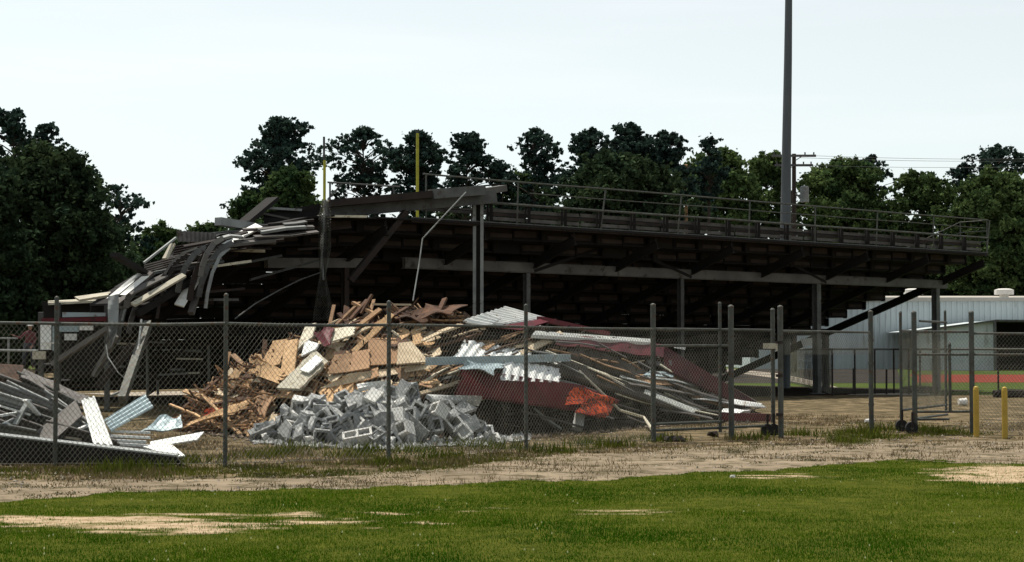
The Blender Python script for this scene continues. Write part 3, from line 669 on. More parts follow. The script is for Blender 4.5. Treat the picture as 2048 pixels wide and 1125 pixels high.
# zones for labels
def zone(px, py):
    v = 'foot' if py > 800 else ('middle' if py > 700 else 'top')
    if px < 450: h = 'left of second post'
    elif px < 560: h = 'right of second post'
    elif px < 700: h = 'below the maroon scrap'
    elif px < 800: h = 'around third post'
    elif px < 950: h = 'right of third post'
    elif px < 1100: h = 'around fourth post'
    elif px < 1300: h = 'left of first gate post'
    else: h = 'behind first gate'
    return v, h
# hand placed boards and sheets of the heap: (name, corners px,py,off ..., mat, label, cat, kw)
def hs_(name, c, m, label, cat, **k):
    return sheet(name, [(a, b, dp(a, b, o_-.28)) for a, b, o_ in c], m, label, cat, **k)
hs_('orange_wood_panel', [(368,858,-.1),(378,846,0),(502,798,.1),(498,815,0)], M['osb'], 'long tan wood panel with an orange red stain at the left foot of the heap', 'wood panel', warp=.03, jag=.06)
hs_('orange_rag', [(405,838,-.15),(412,822,-.15),(446,812,-.1),(442,828,-.1)], M['orange'], 'small orange red patch of plastic on the tan wood panel', 'plastic sheet', warp=.03, jag=.15)
hs_('osb_board', [(520,742,-.1),(548,684,0),(576,680,0),(562,730,-.1)], M['osb'], 'golden chipboard sheet leaning at the left shoulder of the heap', 'board', jag=.04, thick=.03)
hs_('osb_board', [(561,758,-.15),(573,684,-.1),(597,680,-.1),(590,750,-.15)], M['osb'], 'tall narrow chipboard sheet standing right of the golden one', 'board', jag=.03, thick=.03)
hs_('osb_board', [(504,748,-.2),(530,722,-.15),(572,744,-.2),(556,767,-.25)], M['osb'], 'chipboard piece lying below the two leaning chipboard sheets', 'board', jag=.08, thick=.03)
hs_('osb_board', [(455,762,0),(482,726,.1),(492,740,.1),(470,765,0)], M['osb'], 'small tan chipboard scrap right of the second fence post', 'board', jag=.1, thick=.03)
hs_('pale_siding', [(592,706,0),(614,652,.1),(634,648,.1),(626,676,0)], M['cream'], 'pale panel standing left of the maroon scrap', 'panel', warp=.01, thick=.03)
hs_('pale_siding', [(604,715,-.1),(612,682,0),(640,690,0),(634,700,-.1)], M['tin'], 'small grey white panel just under the pale standing panel', 'panel', thick=.03)
hs_('maroon_scrap', [(628,668,-.15),(655,654,-.1),(670,660,-.1),(660,690,-.15)], M['maroon'], 'folded maroon scrap on the crest of the heap', 'metal scrap', warp=.04, thick=.03)
hs_('maroon_scrap_flap', [(628,668,-.15),(644,664,-.3),(660,690,-.2),(650,694,-.15)], M['maroon'], 'maroon flap folded down under the maroon scrap', 'metal scrap', thick=.02)
hs_('cream_board', [(664,686,-.05),(664,661,0),(712,654,.1),(708,672,0)], M['cream'], 'cream panel lying right of the maroon scrap', 'panel', jag=.06, thick=.03)
hs_('green_white_slab', [(555,780,-.2),(632,703,0),(658,727,0),(602,782,-.2)], M['cream'], 'large pale slab sloping down below the maroon scrap', 'slab', jag=.03, thick=.05)
hs_('white_offcut', [(600,742,-.25),(634,712,-.1),(646,722,-.15),(618,748,-.25)], M['tin'], 'white offcut lying on the large pale slab', 'panel', jag=.05, thick=.03)
# cardboard brown box
bx = empty('brown_box', P(765,732,dp(765,732,-.1)), 'big brown cardboard coloured box left of the third fence post', 'box')
for nm_, c in (('front_side', [(735,733,-.2),(737,681,-.2),(793,683,-.1),(795,729,-.1)]), ('lid', [(737,680,-.2),(742,673,.5),(790,676,.55),(793,682,-.1)]), ('right_side', [(795,729,-.1),(793,683,-.1),(797,677,.5),(799,722,.5)])):
    mb = MB(); mb.patch([Q(*q) for q in c], 4, 4, .02, warp=.01); mb.build(nm_, M['card'], bx)
hs_('white_board', [(793,731,-.2),(796,689,0),(822,686,.1),(857,726,-.1)], M['ply'], 'cream white board leaning right of the brown box', 'board', thick=.03)
hs_('long_pale_sheet', [(640,778,-.3),(700,748,-.2),(852,727,0),(862,737,-.1)], M['ply'], 'long pale plywood sheet across the middle of the heap', 'board', warp=.03, jag=.03)
hs_('brown_board', [(700,745,-.1),(706,706,0),(740,700,0),(738,738,-.1)], M['card'], 'brown panel piece left of the brown box', 'panel', jag=.06)
hs_('brown_board', [(655,750,0),(668,712,0),(706,708,0),(700,745,0)], M['wood'], 'rough brown board under the cream panel', 'panel', jag=.08)
hs_('rusty_sheet', [(840,636,0),(852,611,.3),(937,609,.4),(900,630,0)], M['wood_dark'], 'rusty brown sheet at the very top of the heap left of the tall column', 'metal sheet', warp=.05, jag=.05)
hs_('rusty_sheet', [(790,640,0),(815,622,.3),(860,618,.3),(850,645,0)], M['wood_dark'], 'rusty brown sheet right of the stick bundle on the crest', 'metal sheet', warp=.05, jag=.1)
hs_('white_tin_roof', [(925,643,.1),(1010,616,1.0),(1100,641,1.2),(1000,652,.3)], M['tin'], 'bright white corrugated roof sheet on top right of the tall column', 'roof sheet', ribs=9, amp=.025, jag=.02)
hs_('white_tin_roof', [(930,646,-.1),(972,628,.2),(1000,640,.2),(980,654,-.1)], M['tin'], 'small white corrugated sheet at the foot of the tall column', 'roof sheet', ribs=4, amp=.02, jag=.03)
hs_('maroon_fascia', [(985,656,.1),(1080,640,.5),(1112,640,.6),(1040,662,.1)], M['maroon'], 'maroon fascia piece under the bright white roof sheet', 'fascia')
plank('maroon_trim', (1078,638), (1215,668), dp(1078,640,.3), dp(1215,668,.2), .12, .1, M['maroon'], 'maroon trim bar sloping right from the bright white roof sheet', 'trim')
hs_('white_edge_sheet', [(1062,674,-.1),(1070,666,.3),(1302,682,.4),(1300,689,-.1)], M['tin'], 'long white corrugated sheet seen edge on, under the maroon trim', 'roof sheet', ribs=24, amp=.025)
hs_('maroon_long_panel', [(1110,690,0),(1120,670,.1),(1330,692,.1),(1325,716,0)], M['maroon'], 'long maroon panel under the white edge on sheet', 'metal panel', ribs=3, amp=.02, rib_v=True)
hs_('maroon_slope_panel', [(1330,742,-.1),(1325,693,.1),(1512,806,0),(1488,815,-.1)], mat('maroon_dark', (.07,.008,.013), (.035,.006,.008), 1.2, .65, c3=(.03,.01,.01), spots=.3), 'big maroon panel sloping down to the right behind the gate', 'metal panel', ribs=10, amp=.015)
plank('pink_edge_trim', (1318,694), (1518,808), dp(1318,694,.0), dp(1518,808,-.15), .06, .06, M['cream'], 'pale trim line along the upper edge of the big maroon sloping panel', 'trim')
hs_('grey_tin_sheet', [(900,722,-.2),(932,681,.2),(1062,706,.3),(1050,724,-.1)], M['tin'], 'whitish corrugated sheet lying left of the fourth fence post', 'roof sheet', ribs=8, amp=.014, rib_v=True, nu=14, jag=.03)
hs_('grey_tin_sheet', [(1000,762,-.3),(1010,722,-.1),(1122,722,0),(1118,768,-.3)], M['tin'], 'whitish corrugated sheet behind the fourth fence post', 'roof sheet', ribs=7, amp=.012, rib_v=True, nu=12, jag=.02)
hs_('grey_tin_sheet', [(920,736,-.5),(930,724,-.4),(1010,727,-.3),(985,752,-.5)], M['tin_blue'], 'blue grey bent sheet hanging over the large maroon panel', 'roof sheet', warp=.05, jag=.1)
plank('silver_gutter', (858,723), (1135,716), dp(858,723,-.7), dp(1135,716,-.7), .16, .14, M['tin_blue'], 'long silver gutter lying flat across the heap', 'gutter')
hs_('maroon_big_panel', [(912,790,-.55),(926,739,-.35),(1168,774,-.3),(1150,822,-.55)], M['maroon'], 'large maroon corrugated panel in the middle right of the heap', 'metal panel', ribs=26, amp=.018, jag=.02)
hs_('maroon_big_panel', [(1100,798,-.4),(1160,772,-.2),(1238,803,-.2),(1195,838,-.4)], M['maroon'], 'maroon panel end sloping to the orange plastic', 'metal panel', ribs=6, amp=.02)
hs_('orange_tarp', [(1128,812,-.75),(1146,776,-.6),(1200,786,-.6),(1234,808,-.65)], M['orange'], 'bright orange red plastic draped over the maroon panel end', 'tarp', warp=.035, jag=.03, nu=16, nv=12)
hs_('orange_tarp', [(1150,826,-.8),(1176,796,-.7),(1230,812,-.7),(1208,838,-.75)], M['orange'], 'lower fold of orange red plastic hanging by the small white block', 'tarp', warp=.035, jag=.04, nu=16, nv=12)
hs_('dark_corrugated_sheet', [(1115,748,-.2),(1122,718,0),(1392,822,0),(1385,832,-.3)], M['tin_dark'], 'long dark corrugated sheet sloping down right of the maroon panel', 'roof sheet', ribs=22, amp=.03)
hs_('dark_corrugated_sheet', [(1130,712,.1),(1160,690,.4),(1330,762,.3),(1300,772,0)], M['tin_dark'], 'second dark corrugated sheet above the long one', 'roof sheet', ribs=16, amp=.03)
hs_('scalloped_white_edge', [(1285,790,-.35),(1288,782,-.3),(1392,822,-.3),(1384,830,-.4)], M['tin'], 'pale scalloped edge strip low on the slope behind the first gate post', 'metal strip', ribs=10, amp=.03)
hs_('white_foot_sheet', [(1390,800,-.3),(1400,788,-.2),(1505,806,-.2),(1530,816,-.3)], M['tin'], 'white bent sheet near the right foot of the heap', 'metal sheet', warp=.03, jag=.05)
hs_('white_foot_sheet', [(1440,826,-.4),(1446,820,-.3),(1500,820,-.3),(1480,829,-.4)], M['tin'], 'small white sheet lying on the maroon foot beam', 'metal sheet', warp=.02)
plank('maroon_foot_beam', (1440,833), (1538,836), dp(1440,834,-.5), dp(1538,836,-.5), .2, .17, M['maroon'], 'short maroon beam lying flat at the right foot of the heap', 'beam')
hs_('brown_block_scrap', [(1270,770,-.2),(1275,750,0),(1390,755,0),(1385,772,-.2)], M['wood'], 'brown board behind the first gate post', 'board', jag=.05)
hs_('pale_green_sheet', [(1285,752,-.2),(1300,743,0),(1352,748,0),(1345,756,-.2)], M['tin_blue'], 'pale green sheet lying right behind the first gate post', 'metal sheet')
plank('upright_frame', (1340,722), (1342,752), dp(1340,740,-.2), dp(1340,750,-.2), .06, .06, M['steel'], 'short upright frame piece behind the first gate post', 'frame')
plank('cream_scrap', (1362,782), (1400,771), dp(1362,780,-.3), dp(1400,772,-.3), .12, .07, M['cream'], 'small cream board end behind the first gate', 'board')
plank('white_scrap', (1350,693), (1370,697), 40, 40, .2, .08, M['tin'], 'small white scrap poking up behind the gate rail', 'scrap')
cable('bent_pipe', [(1158,742,dp(1158,742,-.5)),(1200,782,dp(1200,782,-.6)),(1240,821,dp(1240,821,-.7)),(1288,835,dp(1288,835,-.7)),(1306,862,32)], .028, M['cream'], 'pale bent pipe dropping from the heap to the first gate post', 'pipe')
mb = MB(); mb.patch([P(1143,862,32.8), P(1155,806,33.2), P(1173,812,33.2), P(1165,864,32.8)], 3, 3, .15); tag(mb.build('white_upright_block', M['tin']), 'small whitish slab standing upright in front of the orange plastic', 'slab')

# countable boards scattered on the heap
def boards(n, xr, yr, Lr, m, namef, ang, labf, cat, grp, off=(-.12,.12), wd=(.06,.14)):
    for k in range(n):
        for _ in range(30):
            px = rnd.uniform(*xr); yb, yt = ip(BASE, px), ip(TOPL, px); py = rnd.uniform(max(yt-4, yr[0]), min(yb-6, yr[1])) if max(yt-4, yr[0]) < min(yb-6, yr[1]) else None
            if py is not None: break
        if py is None: continue
        a = R(rnd.gauss(*ang)); L = rnd.uniform(*Lr)*F/dp(px, py)/2
        dx, dy = math.cos(a)*L, -math.sin(a)*L
        o1 = rnd.uniform(*off); py1 = min(py+dy, ip(BASE, px+dx)-3); py2 = min(py-dy, ip(BASE, px-dx)-3)
        p, q = Q(px+dx, py1, o1), Q(px-dx, py2, o1+rnd.uniform(-.15,.15))
        mb = MB(); w_ = rnd.uniform(*wd)
        # slightly split board: two lengths with a kink
        mid = (p+q)/2+Vector((rnd.uniform(-.02,.02), 0, rnd.uniform(-.04,.04)))
        up = Vector((rnd.gauss(0,.4), -rnd.random(), rnd.random()+.4)).normalized()
        mb.bar(p, mid, w_, rnd.uniform(.02,.045), up); mb.bar(mid, q, w_*rnd.uniform(.7,1), rnd.uniform(.02,.045), up)
        v, h = zone(px, py)
        tag(mb.build(namef, m[k % len(m)]), labf % (v, h), cat, '%s at the %s, %s' % (grp, v, h))
BL = 'broken wooden board, %s of the heap, %s'
boards(22, (380,560), (690,860), (.4,1.3), [M['wood'], M['wood_dark'], M['osb']], 'broken_board', (30,35), BL, 'board', 'broken boards')
boards(20, (560,860), (640,790), (.3,1.0), [M['wood'], M['ply'], M['wood_dark'], M['osb'], M['wood']], 'broken_board', (20,28), BL, 'board', 'broken boards')
boards(18, (690,900), (622,668), (.3,.8), [M['wood_dark'], M['wood'], M['wood_dark'], M['wood']], 'broken_board', (15,40), BL, 'board', 'broken boards', off=(-.1,.4))
boards(14, (860,1250), (665,735), (.5,1.8), [M['wood'], M['ply'], M['wood_dark']], 'broken_board', (8,16), BL, 'board', 'broken boards', off=(-.2,.2))
boards(10, (600,950), (748,775), (.8,1.8), [M['ply'], M['wood'], M['cream'], M['wood_dark']], 'broken_board', (13,5), BL, 'board', 'broken boards')
boards(14, (1130,1480), (700,835), (.4,1.2), [M['tin_dark'], M['steel'], M['wood'], M['tin_dark'], M['cream']], 'metal_strip', (-20,12), 'bent metal strip, %s of the heap, %s', 'metal strip', 'metal strips')
boards(12, (860,1010), (735,775), (.3,.9), [M['cream'], M['steel'], M['ply']], 'broken_board', (10,20), BL, 'board', 'broken boards')
# scraps of panel lying all over the wood heap, strips on the metal slope
for i in range(74):
    px = rnd.uniform(430, 880); yt, yb = ip(TOPL, px), ip(BASE, px); py = rnd.uniform(max(yt+6, 650), min(790, yb-15)) if px > 540 else rnd.uniform(yt+4, yb-12)
    sx, sy = rnd.uniform(10, 26), rnd.uniform(6, 20); an = R(rnd.gauss(20, 35)); ca_, sn_ = math.cos(an), math.sin(an); of = rnd.uniform(-.22, .05)
    q4 = []
    for k, (ux, uy) in enumerate(((-1,1),(-1,-1),(1,-1),(1,1))):
        xx = px+ca_*ux*sx*rnd.uniform(.8,1.1)+sn_*uy*sy; yy = py-sn_*ux*sx+ca_*uy*sy*rnd.uniform(.8,1.1); q4.append(Q(xx, min(yy, ip(BASE, xx)-3), of+(.2 if uy < 0 else 0)))
    v, h = zone(px, py); mb = MB(); mb.patch(q4, 6, 5, .018, warp=.012, jag=.12, seed=i)
    mname = ['osb','ply','card','wood','osb','osb','wood_dark','ply'][i % 8]
    lk = {'osb':'tan chipboard scrap','ply':'pale plywood scrap','card':'flat brown fibreboard scrap','wood':'rough brown wood scrap','cream':'cream painted scrap','wood_dark':'dark stained wood scrap'}[mname]
    tag(mb.build('wood_scrap', M[mname]), '%s, %s of the heap, %s' % (lk, v, h), 'scrap', lk+' '+v+' '+h)
for i in range(52):
    px = rnd.uniform(1090, 1440); yt, yb = ip(TOPL, px), ip(BASE, px); py = rnd.uniform(yt+22, yb-12); ln = rnd.uniform(20, 75); an = R(rnd.gauss(-22, 7)); of = rnd.uniform(-.62, -.3)
    a_ = (px-ln*math.cos(an), py+ln*math.sin(an)); b_ = (px+ln*math.cos(an), min(py-ln*math.sin(an), yb+2))
    if b_[0] > 1500 or b_[1] > ip(BASE, b_[0])-3 or a_[1] < ip(TOPL, a_[0])+10: continue
    v, h = zone(px, py); mb = MB(); wd = rnd.uniform(.03, .10); up = Vector((0, -.6, .8)); m0 = (Q(*a_, of)+Q(*b_, of))/2+Vector((0,0,rnd.uniform(-.05,.04)))
    mb.bar(Q(*a_, of), m0, wd, .025, up); mb.bar(m0, Q(*b_, of), wd, .025, up)
    tag(mb.build('edge_strip', M[['steel','cream','tin_dark','pale_steel','wood','tin_dark'][i % 6]]), 'narrow strip sloping right, %s of the heap, %s' % (v, h), 'strip', 'narrow strips %s %s' % (v, h))

# sticks pointing up at the crest
for i, (a, b, m_) in enumerate([((700,640),(735,600),'wood_dark'),((706,606),(748,628),'wood'),((722,628),(744,590),'wood_dark'),((672,652),(720,606),'wood'),((658,658),(668,612),'wood'),((690,660),(712,640),'ply'),((745,609),(822,610),'ply'),((780,655),(856,636),'wood'),((770,640),(815,615),'wood_dark'),((745,640),(742,676),'wood_dark'),((716,655),(742,634),'wood'),((655,650),(690,634),'ply'),((748,658),(775,640),'wood'),((700,660),(704,650),'cream'),((818,668),(850,655),'ply'),((784,662),(812,684),'cream'),((690,752),(752,698),'ply'),((708,670),(770,706),'wood'),((850,700),(960,668),'wood_dark'),((1028,694),(1102,685),'ply'),((1005,676),(1050,662),'wood')]):
    L_ = ['upper dark stick of the bundle left of the third fence post','pale stick crossing the bundle left of the third fence post','steep dark stick of the bundle on the crest','long thin stick rising from the crest near the netting','thick upright stake beside the hanging netting','short pale stick below the stick bundle','long pale lath lying level on the crest by the third fence post','long brown lath right of the third fence post at rail height','dark lath behind the top of the third fence post','upright dark stick above the brown box','brown stick leaning left over the brown box','pale splinter right of the maroon scrap','brown stick just left of the third post at rail height','tiny cream splinter right of the cream panel','pale splinter above the white board','cream lath leaning above the white board','long pale plank slanting up under the brown box','bent brown plank lying across the brown box','long dark pole between white board and whitish sheet','pale plank end left of the fourth fence post','brown plank end behind the fourth fence post'][i]
    plank('stick', a, b, dp(a[0], max(a[1], 612), .0), dp(b[0], max(b[1], 612), .05), rnd.uniform(.05,.12), rnd.uniform(.03,.06), M[m_], L_, 'stick')

# ---------------------------------------------------------------- concrete blocks
def block_mesh(name, broken=False, half=False):
    L, H, Dp, t = (.2 if half else .4), .2, .2, .032
    mb = MB(); webs = [-L/2+t/2, L/2-t/2]+([] if half else [0])
    mb.box((0, -Dp/2+t/2, 0), (L, t, H)); 
    if not broken: mb.box((0, Dp/2-t/2, 0), (L, t, H))
    for i, x in enumerate(webs):
        if broken and i == 1: continue
        mb.box((x, 0, 0), (t, Dp-2*t, H-.004))
    if broken: mb.box((-L*.22, Dp/2-t/2, 0), (L*.5, t, H*.97))
    me = bpy.data.meshes.new(name); me.from_pydata(mb.v, [], mb.f); return me
bm_full = block_mesh('block'); bm_brk = block_mesh('block_broken', True); bm_half = block_mesh('block_half', half=True)
def chunk_mesh(seed):
    rg = random.Random(seed); vs = []; pts = []
    import bmesh
    bm = bmesh.new()
    for _ in range(14): bm.verts.new((rg.uniform(-.12,.12), rg.uniform(-.09,.09), rg.uniform(-.07,.07)))
    r_ = bmesh.ops.convex_hull(bm, input=bm.verts); 
    for v in [v for v in bm.verts if not v.link_faces]: bm.verts.remove(v)
    me = bpy.data.meshes.new('chunk'); bm.to_mesh(me); bm.free(); return me
chunks = [chunk_mesh(s) for s in range(6)]
for k_, me in enumerate([bm_full, bm_brk, bm_half]+chunks): me.materials.append(M['conc3'] if k_ in (4, 7) else M['conc'])
bm_full3 = bm_full.copy(); bm_full3.materials.clear(); bm_full3.materials.append(M['conc3'])
bm_full2 = bm_full.copy(); bm_full2.materials.clear(); bm_full2.materials.append(M['conc2'])
def bz(px):
    if px < 620: return 'left end of block heap'
    if px < 700: return 'left half of block heap'
    if px < 777: return 'left of third fence post'
    if px < 860: return 'right of third fence post'
    if px < 930: return 'between third and fourth post'
    return 'right end of block heap'
BT = [(515,872),(545,836),(570,806),(640,804),(700,794),(760,784),(800,784),(840,796),(900,818),(960,846),(1000,866)]
def put(me, name, px, py, off, rot, lab, cat, sc=1, grp=None):
    o = bpy.data.objects.new(name, me); col.objects.link(o)
    p = P(px, py, dp(px, py, off)-.55)
    p.z = max(p.z, .1*sc); o.location = p
    sc = sc*(1.22 if name == 'concrete_block' else 1); o.rotation_euler = rot; o.scale = (sc,)*3
    v = ip(BT, px); lv = 'top' if py < v+28 else ('foot' if py > ip(BASE, px)-22 else 'middle')
    tag(o, lab+' at the '+lv+', '+bz(px), cat, (grp or name)+' '+lv+' '+bz(px))
    return o
for i in range(80):
    px = rnd.uniform(525, 975) if i % 4 == 0 else rnd.gauss(730, 95)
    px = min(985, max(528, px)); yt = ip(BT, px)+4; yb = ip(BASE, px)-8
    py = yt+(yb-yt)*(1-rnd.random()**1.2)
    rot = (math.pi/2+rnd.gauss(-.25,.35), rnd.gauss(0,.6), rnd.gauss(0,.45)) if rnd.random() < .62 else (rnd.gauss(0,.6), rnd.gauss(0,.5), rnd.gauss(0,.9))
    r_ = rnd.random()
    if r_ < .14: put(bm_full3, 'concrete_block', px, py, rnd.uniform(-.2,0), rot, 'chalky white hollow concrete block', 'concrete block', grp='white blocks')
    elif r_ < .5: put(bm_full, 'concrete_block', px, py, rnd.uniform(-.1,.15), rot, 'whole hollow grey concrete block', 'concrete block', grp='whole blocks')
    elif r_ < .65: put(bm_full2, 'concrete_block', px, py, rnd.uniform(-.1,.15), rot, 'dull dark grey hollow concrete block', 'concrete block', grp='dark blocks')
    elif r_ < .85: put(bm_brk, 'concrete_block', px, py, rnd.uniform(-.1,.15), rot, 'broken open hollow concrete block', 'concrete block', grp='broken blocks')
    else: put(bm_half, 'concrete_block', px, py, rnd.uniform(-.1,.15), rot, 'small half size concrete block', 'concrete block', grp='half blocks')
for i in range(70):
    px = rnd.uniform(520, 1010); yt = ip(BT, px)+6; yb = ip(BASE, px)-2; py = yt+(yb-yt)*(1-rnd.random()**1.8)
    put(chunks[i % 6], 'concrete_chunk', px, py, rnd.uniform(-.2,.1), (rnd.uniform(0,6), rnd.uniform(0,6), rnd.uniform(0,6)), 'jagged grey chunk of broken concrete', 'concrete chunk', rnd.uniform(.5,1.3), 'chunks')
# larger slabs among the blocks
for i, (c, l_) in enumerate([([(690,800),(716,786),(745,800),(700,822)], 'flat grey slab tilted at the top left of the block heap'), ([(748,790),(776,772),(800,850),(770,850)], 'large grey slab leaning right behind the third fence post'),
     ([(888,835),(922,808),(952,822),(905,842)], 'ribbed grey slab at the right of the block heap'), ([(716,776),(782,766),(782,774),(718,784)], 'white slab lying level at the top of the block heap'),
     ([(735,800),(748,790),(772,845),(752,842)], 'narrow pale slab leaning left of the third fence post'), ([(850,795),(960,800),(958,812),(862,806)], 'long thin grey slab at the right of the block heap')]):
    mb = MB(); mb.patch([P(a, b, dp(a, b, -.75+.25*(k > 1 and k < 3))) for k, (a, b) in enumerate(c)], 6, 4, .08, warp=.01, jag=.05, seed=i); tag(mb.build('concrete_slab', M['conc'] if i != 3 else M['tin']), l_, 'concrete slab')
def s_crumb(n):
    px = nr.uniform(515, 1060, n); py = np.array([ip(BASE, a) for a in px])+nr.uniform(-16, 9, n)*nr.rand(n)
    g = [G(a, b) for a, b in zip(px, py)]; return np.array([p.x for p in g]), np.array([p.y-.5 for p in g]), np.full(n, .03)
pebbles('concrete_crumbs', 1600, s_crumb, .015, .07, mat('crumb', (.40,.40,.38), (.27,.28,.28), 4, .95, tint=True), 'grey concrete crumbs strewn along the foot of the block heap')
def s_crumb2(n):
    px = nr.uniform(380, 1500, n); py = np.array([ip(BASE, a) for a in px])+nr.uniform(-10, 6, n)
    g = [G(a, b) for a, b in zip(px, py)]; return np.array([p.x for p in g]), np.array([p.y-.1 for p in g]), np.full(n, .02)
pebbles('dirt_clods', 900, s_crumb2, .01, .06, mat('clod', (.22,.17,.13), (.1,.08,.06), 4, .95, tint=True), 'brown clods and scraps along the foot of the heap')

# ---------------------------------------------------------------- left pile of metal seat planks
def L3(px, py, d): return P(px, py, d)
mb = MB(); f0, f1 = G(-80,931), G(372,934); a0 = P(-80,864,f0.y); a1 = P(352,914,f1.y); b0 = Vector((0,.06,0))
mb.prism([f0, f1, a1, a0], b0); mb.prism([a0, a1, a1+Vector((0,.25,.01)), a0+Vector((0,.25,.01))], (0,0,.02), mi=1)
tag(mb.build('channel_beam', [M['rust3'], M['pale_steel']]), 'long dark channel beam with pale lip lying on the ground at the left', 'beam')
left_core = MB()
def lp(name, a, b, da, db, wd, th, m, label, ribs=0):
    mb = MB(); p, q = P(a[0], a[1], da), P(b[0], b[1], db); d = (q-p).normalized(); s_ = Vector((0,-.75,.66)); s_ = (s_-d*s_.dot(d)).normalized()
    n_ = d.cross(s_).normalized()
    mb.patch([p-s_*wd/2, p+s_*wd/2, q+s_*wd/2, q-s_*wd/2], 12, 5, th, ribs=2, amp=.014, warp=.008, seed=int(a[1]))
    mb.bar(p-s_*wd/2+n_*.0, q-s_*wd/2, .02, .06, up=s_)
    return tag(mb.build(name, m), label, 'seat plank', 'stacked metal seat planks at the left')
rows_ = [((-40,742),(118,800),27.4),((-60,748),(150,830),27.0),((40,752),(160,812),27.2),((-60,772),(142,842),26.6),((20,770),(150,835),26.8),((-60,792),(120,850),26.2),((-60,808),(90,862),25.8),((95,790),(190,856),26.0),((110,806),(205,868),25.6),((-60,826),(40,862),25.3),((120,826),(215,880),25.2),((-60,845),(80,872),24.9),((100,850),(240,892),24.8),((-40,782),(60,812),26.0)]
for i, (a, b, d) in enumerate(rows_):
    lp('seat_plank', a, b, d+.4, d-.3, .24, .02, [M['tin_dark'], M['pale_steel'], M['steel']][i % 3], 'ribbed grey metal seat plank in the left pile, %s from the top' % ['first','second','third','fourth','fifth','sixth','seventh','eighth','ninth','tenth','eleventh','twelfth','thirteenth','last short one'][i])
def ls(name, c, m, label, cat='metal sheet', **k):
    mb = MB(); rb = k.get('ribs', 0); mb.patch([P(*q) for q in c], max(10, rb*6 if not k.get('rib_v') else 10), max(6, rb*6 if k.get('rib_v') else 6), .02, **k); return tag(mb.build(name, m), label, cat)
ls('brown_sheet', [(-60,722,28.4),(48,734,28),(44,760,27.4),(-60,790,27.4)], M['wood_dark'], 'brown sheet on top of the left pile', warp=.03)
ls('brown_sheet', [(45,738,28),(112,768,27.5),(110,785,27),(40,760,27.2)], M['tin_dark'], 'grey brown sheet left of the first fence post', warp=.03)
ls('brown_sheet', [(118,770,28),(178,797,27.6),(160,806,27),(120,790,27.2)], M['tin_dark'], 'small brown sheet right of the first fence post', warp=.03)
ls('dark_tilted_sheet', [(55,880,24.9),(152,802,25.4),(166,832,25.1),(98,892,24.6)], M['tin_dark'], 'plain dark grey sheet tilted across the left pile')
ls('white_ribbed_panel', [(163,802,25.2),(190,795,25.2),(227,893,24.3),(187,888,24.3)], M['tin'], 'bright white ribbed panel standing in the left pile', ribs=3, amp=.014)
ls('blue_ribbed_panel', [(208,842,25.6),(290,791,26.4),(307,816,26),(222,864,25.2)], M['tin_blue'], 'pale blue ribbed panel right of the white ribbed panel', ribs=4, amp=.016, rib_v=True)
ls('curved_pale_panel', [(280,864,27.6),(318,838,28.2),(362,826,28.6),(364,864,27.8)], M['tin_blue'], 'pale curved panel at the right end of the left pile', warp=.07)
ls('white_plank', [(300,897,25),(300,886,25.3),(408,866,26),(394,882,25.6)], M['tin'], 'white plank pointing right out of the left pile')
ls('white_flat_panel', [(286,896,24.6),(338,887,25),(370,914,24.2),(348,916,24)], M['tin'], 'flat white panel lying over the end of the channel beam')
for i, (a, b) in enumerate([((222,863),(300,866)),((222,872),(300,876)),((218,881),(292,884)),((228,888),(300,892))]):
    plank('thin_rail_piece', a, b, 25.4-.2*i, 25.6-.2*i, .1, .035, M['tin'], ['topmost','second','third','lowest'][i]+' of four thin white rails right of the white ribbed panel', 'rail')
for i, (a, b, m_) in enumerate([((0,812),(60,830),'tin'),((10,845),(55,870),'tin'),((30,850),(58,800),'pale_steel'),((50,800),(78,830),'tin'),((0,832),(35,826),'tin'),((130,875),(190,882),'cream'),((150,862),(188,846),'tin'),((0,853),(30,838),'pale_steel')]):
    plank('metal_scrap_strip', a, b, 24.9, 25.1, .1, .03, M[m_], ['light strip at the left edge of the left pile','pale strip above the channel beam at the left edge','pale strip standing up in the left pile','short white strip left of the dark tilted sheet','short pale strip by the left edge, mid height','cream strip just above the channel beam','white strip left of the foot of the white ribbed panel','pale strip crossing near the left edge'][i], 'metal strip')
# core under the left pile
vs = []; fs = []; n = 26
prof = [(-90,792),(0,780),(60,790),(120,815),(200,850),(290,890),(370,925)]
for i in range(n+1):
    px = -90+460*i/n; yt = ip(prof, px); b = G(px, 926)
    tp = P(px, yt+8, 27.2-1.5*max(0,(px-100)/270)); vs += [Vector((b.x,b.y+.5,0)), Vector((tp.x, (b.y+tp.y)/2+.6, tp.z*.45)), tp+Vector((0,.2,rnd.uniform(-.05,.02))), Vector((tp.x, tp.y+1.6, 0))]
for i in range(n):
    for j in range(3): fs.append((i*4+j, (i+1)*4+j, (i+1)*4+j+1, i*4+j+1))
tag(mk('scrap_core', vs, fs, M['rust3']), 'dark scraps and dirt under the left pile of seat planks', 'rubble', kind='stuff')
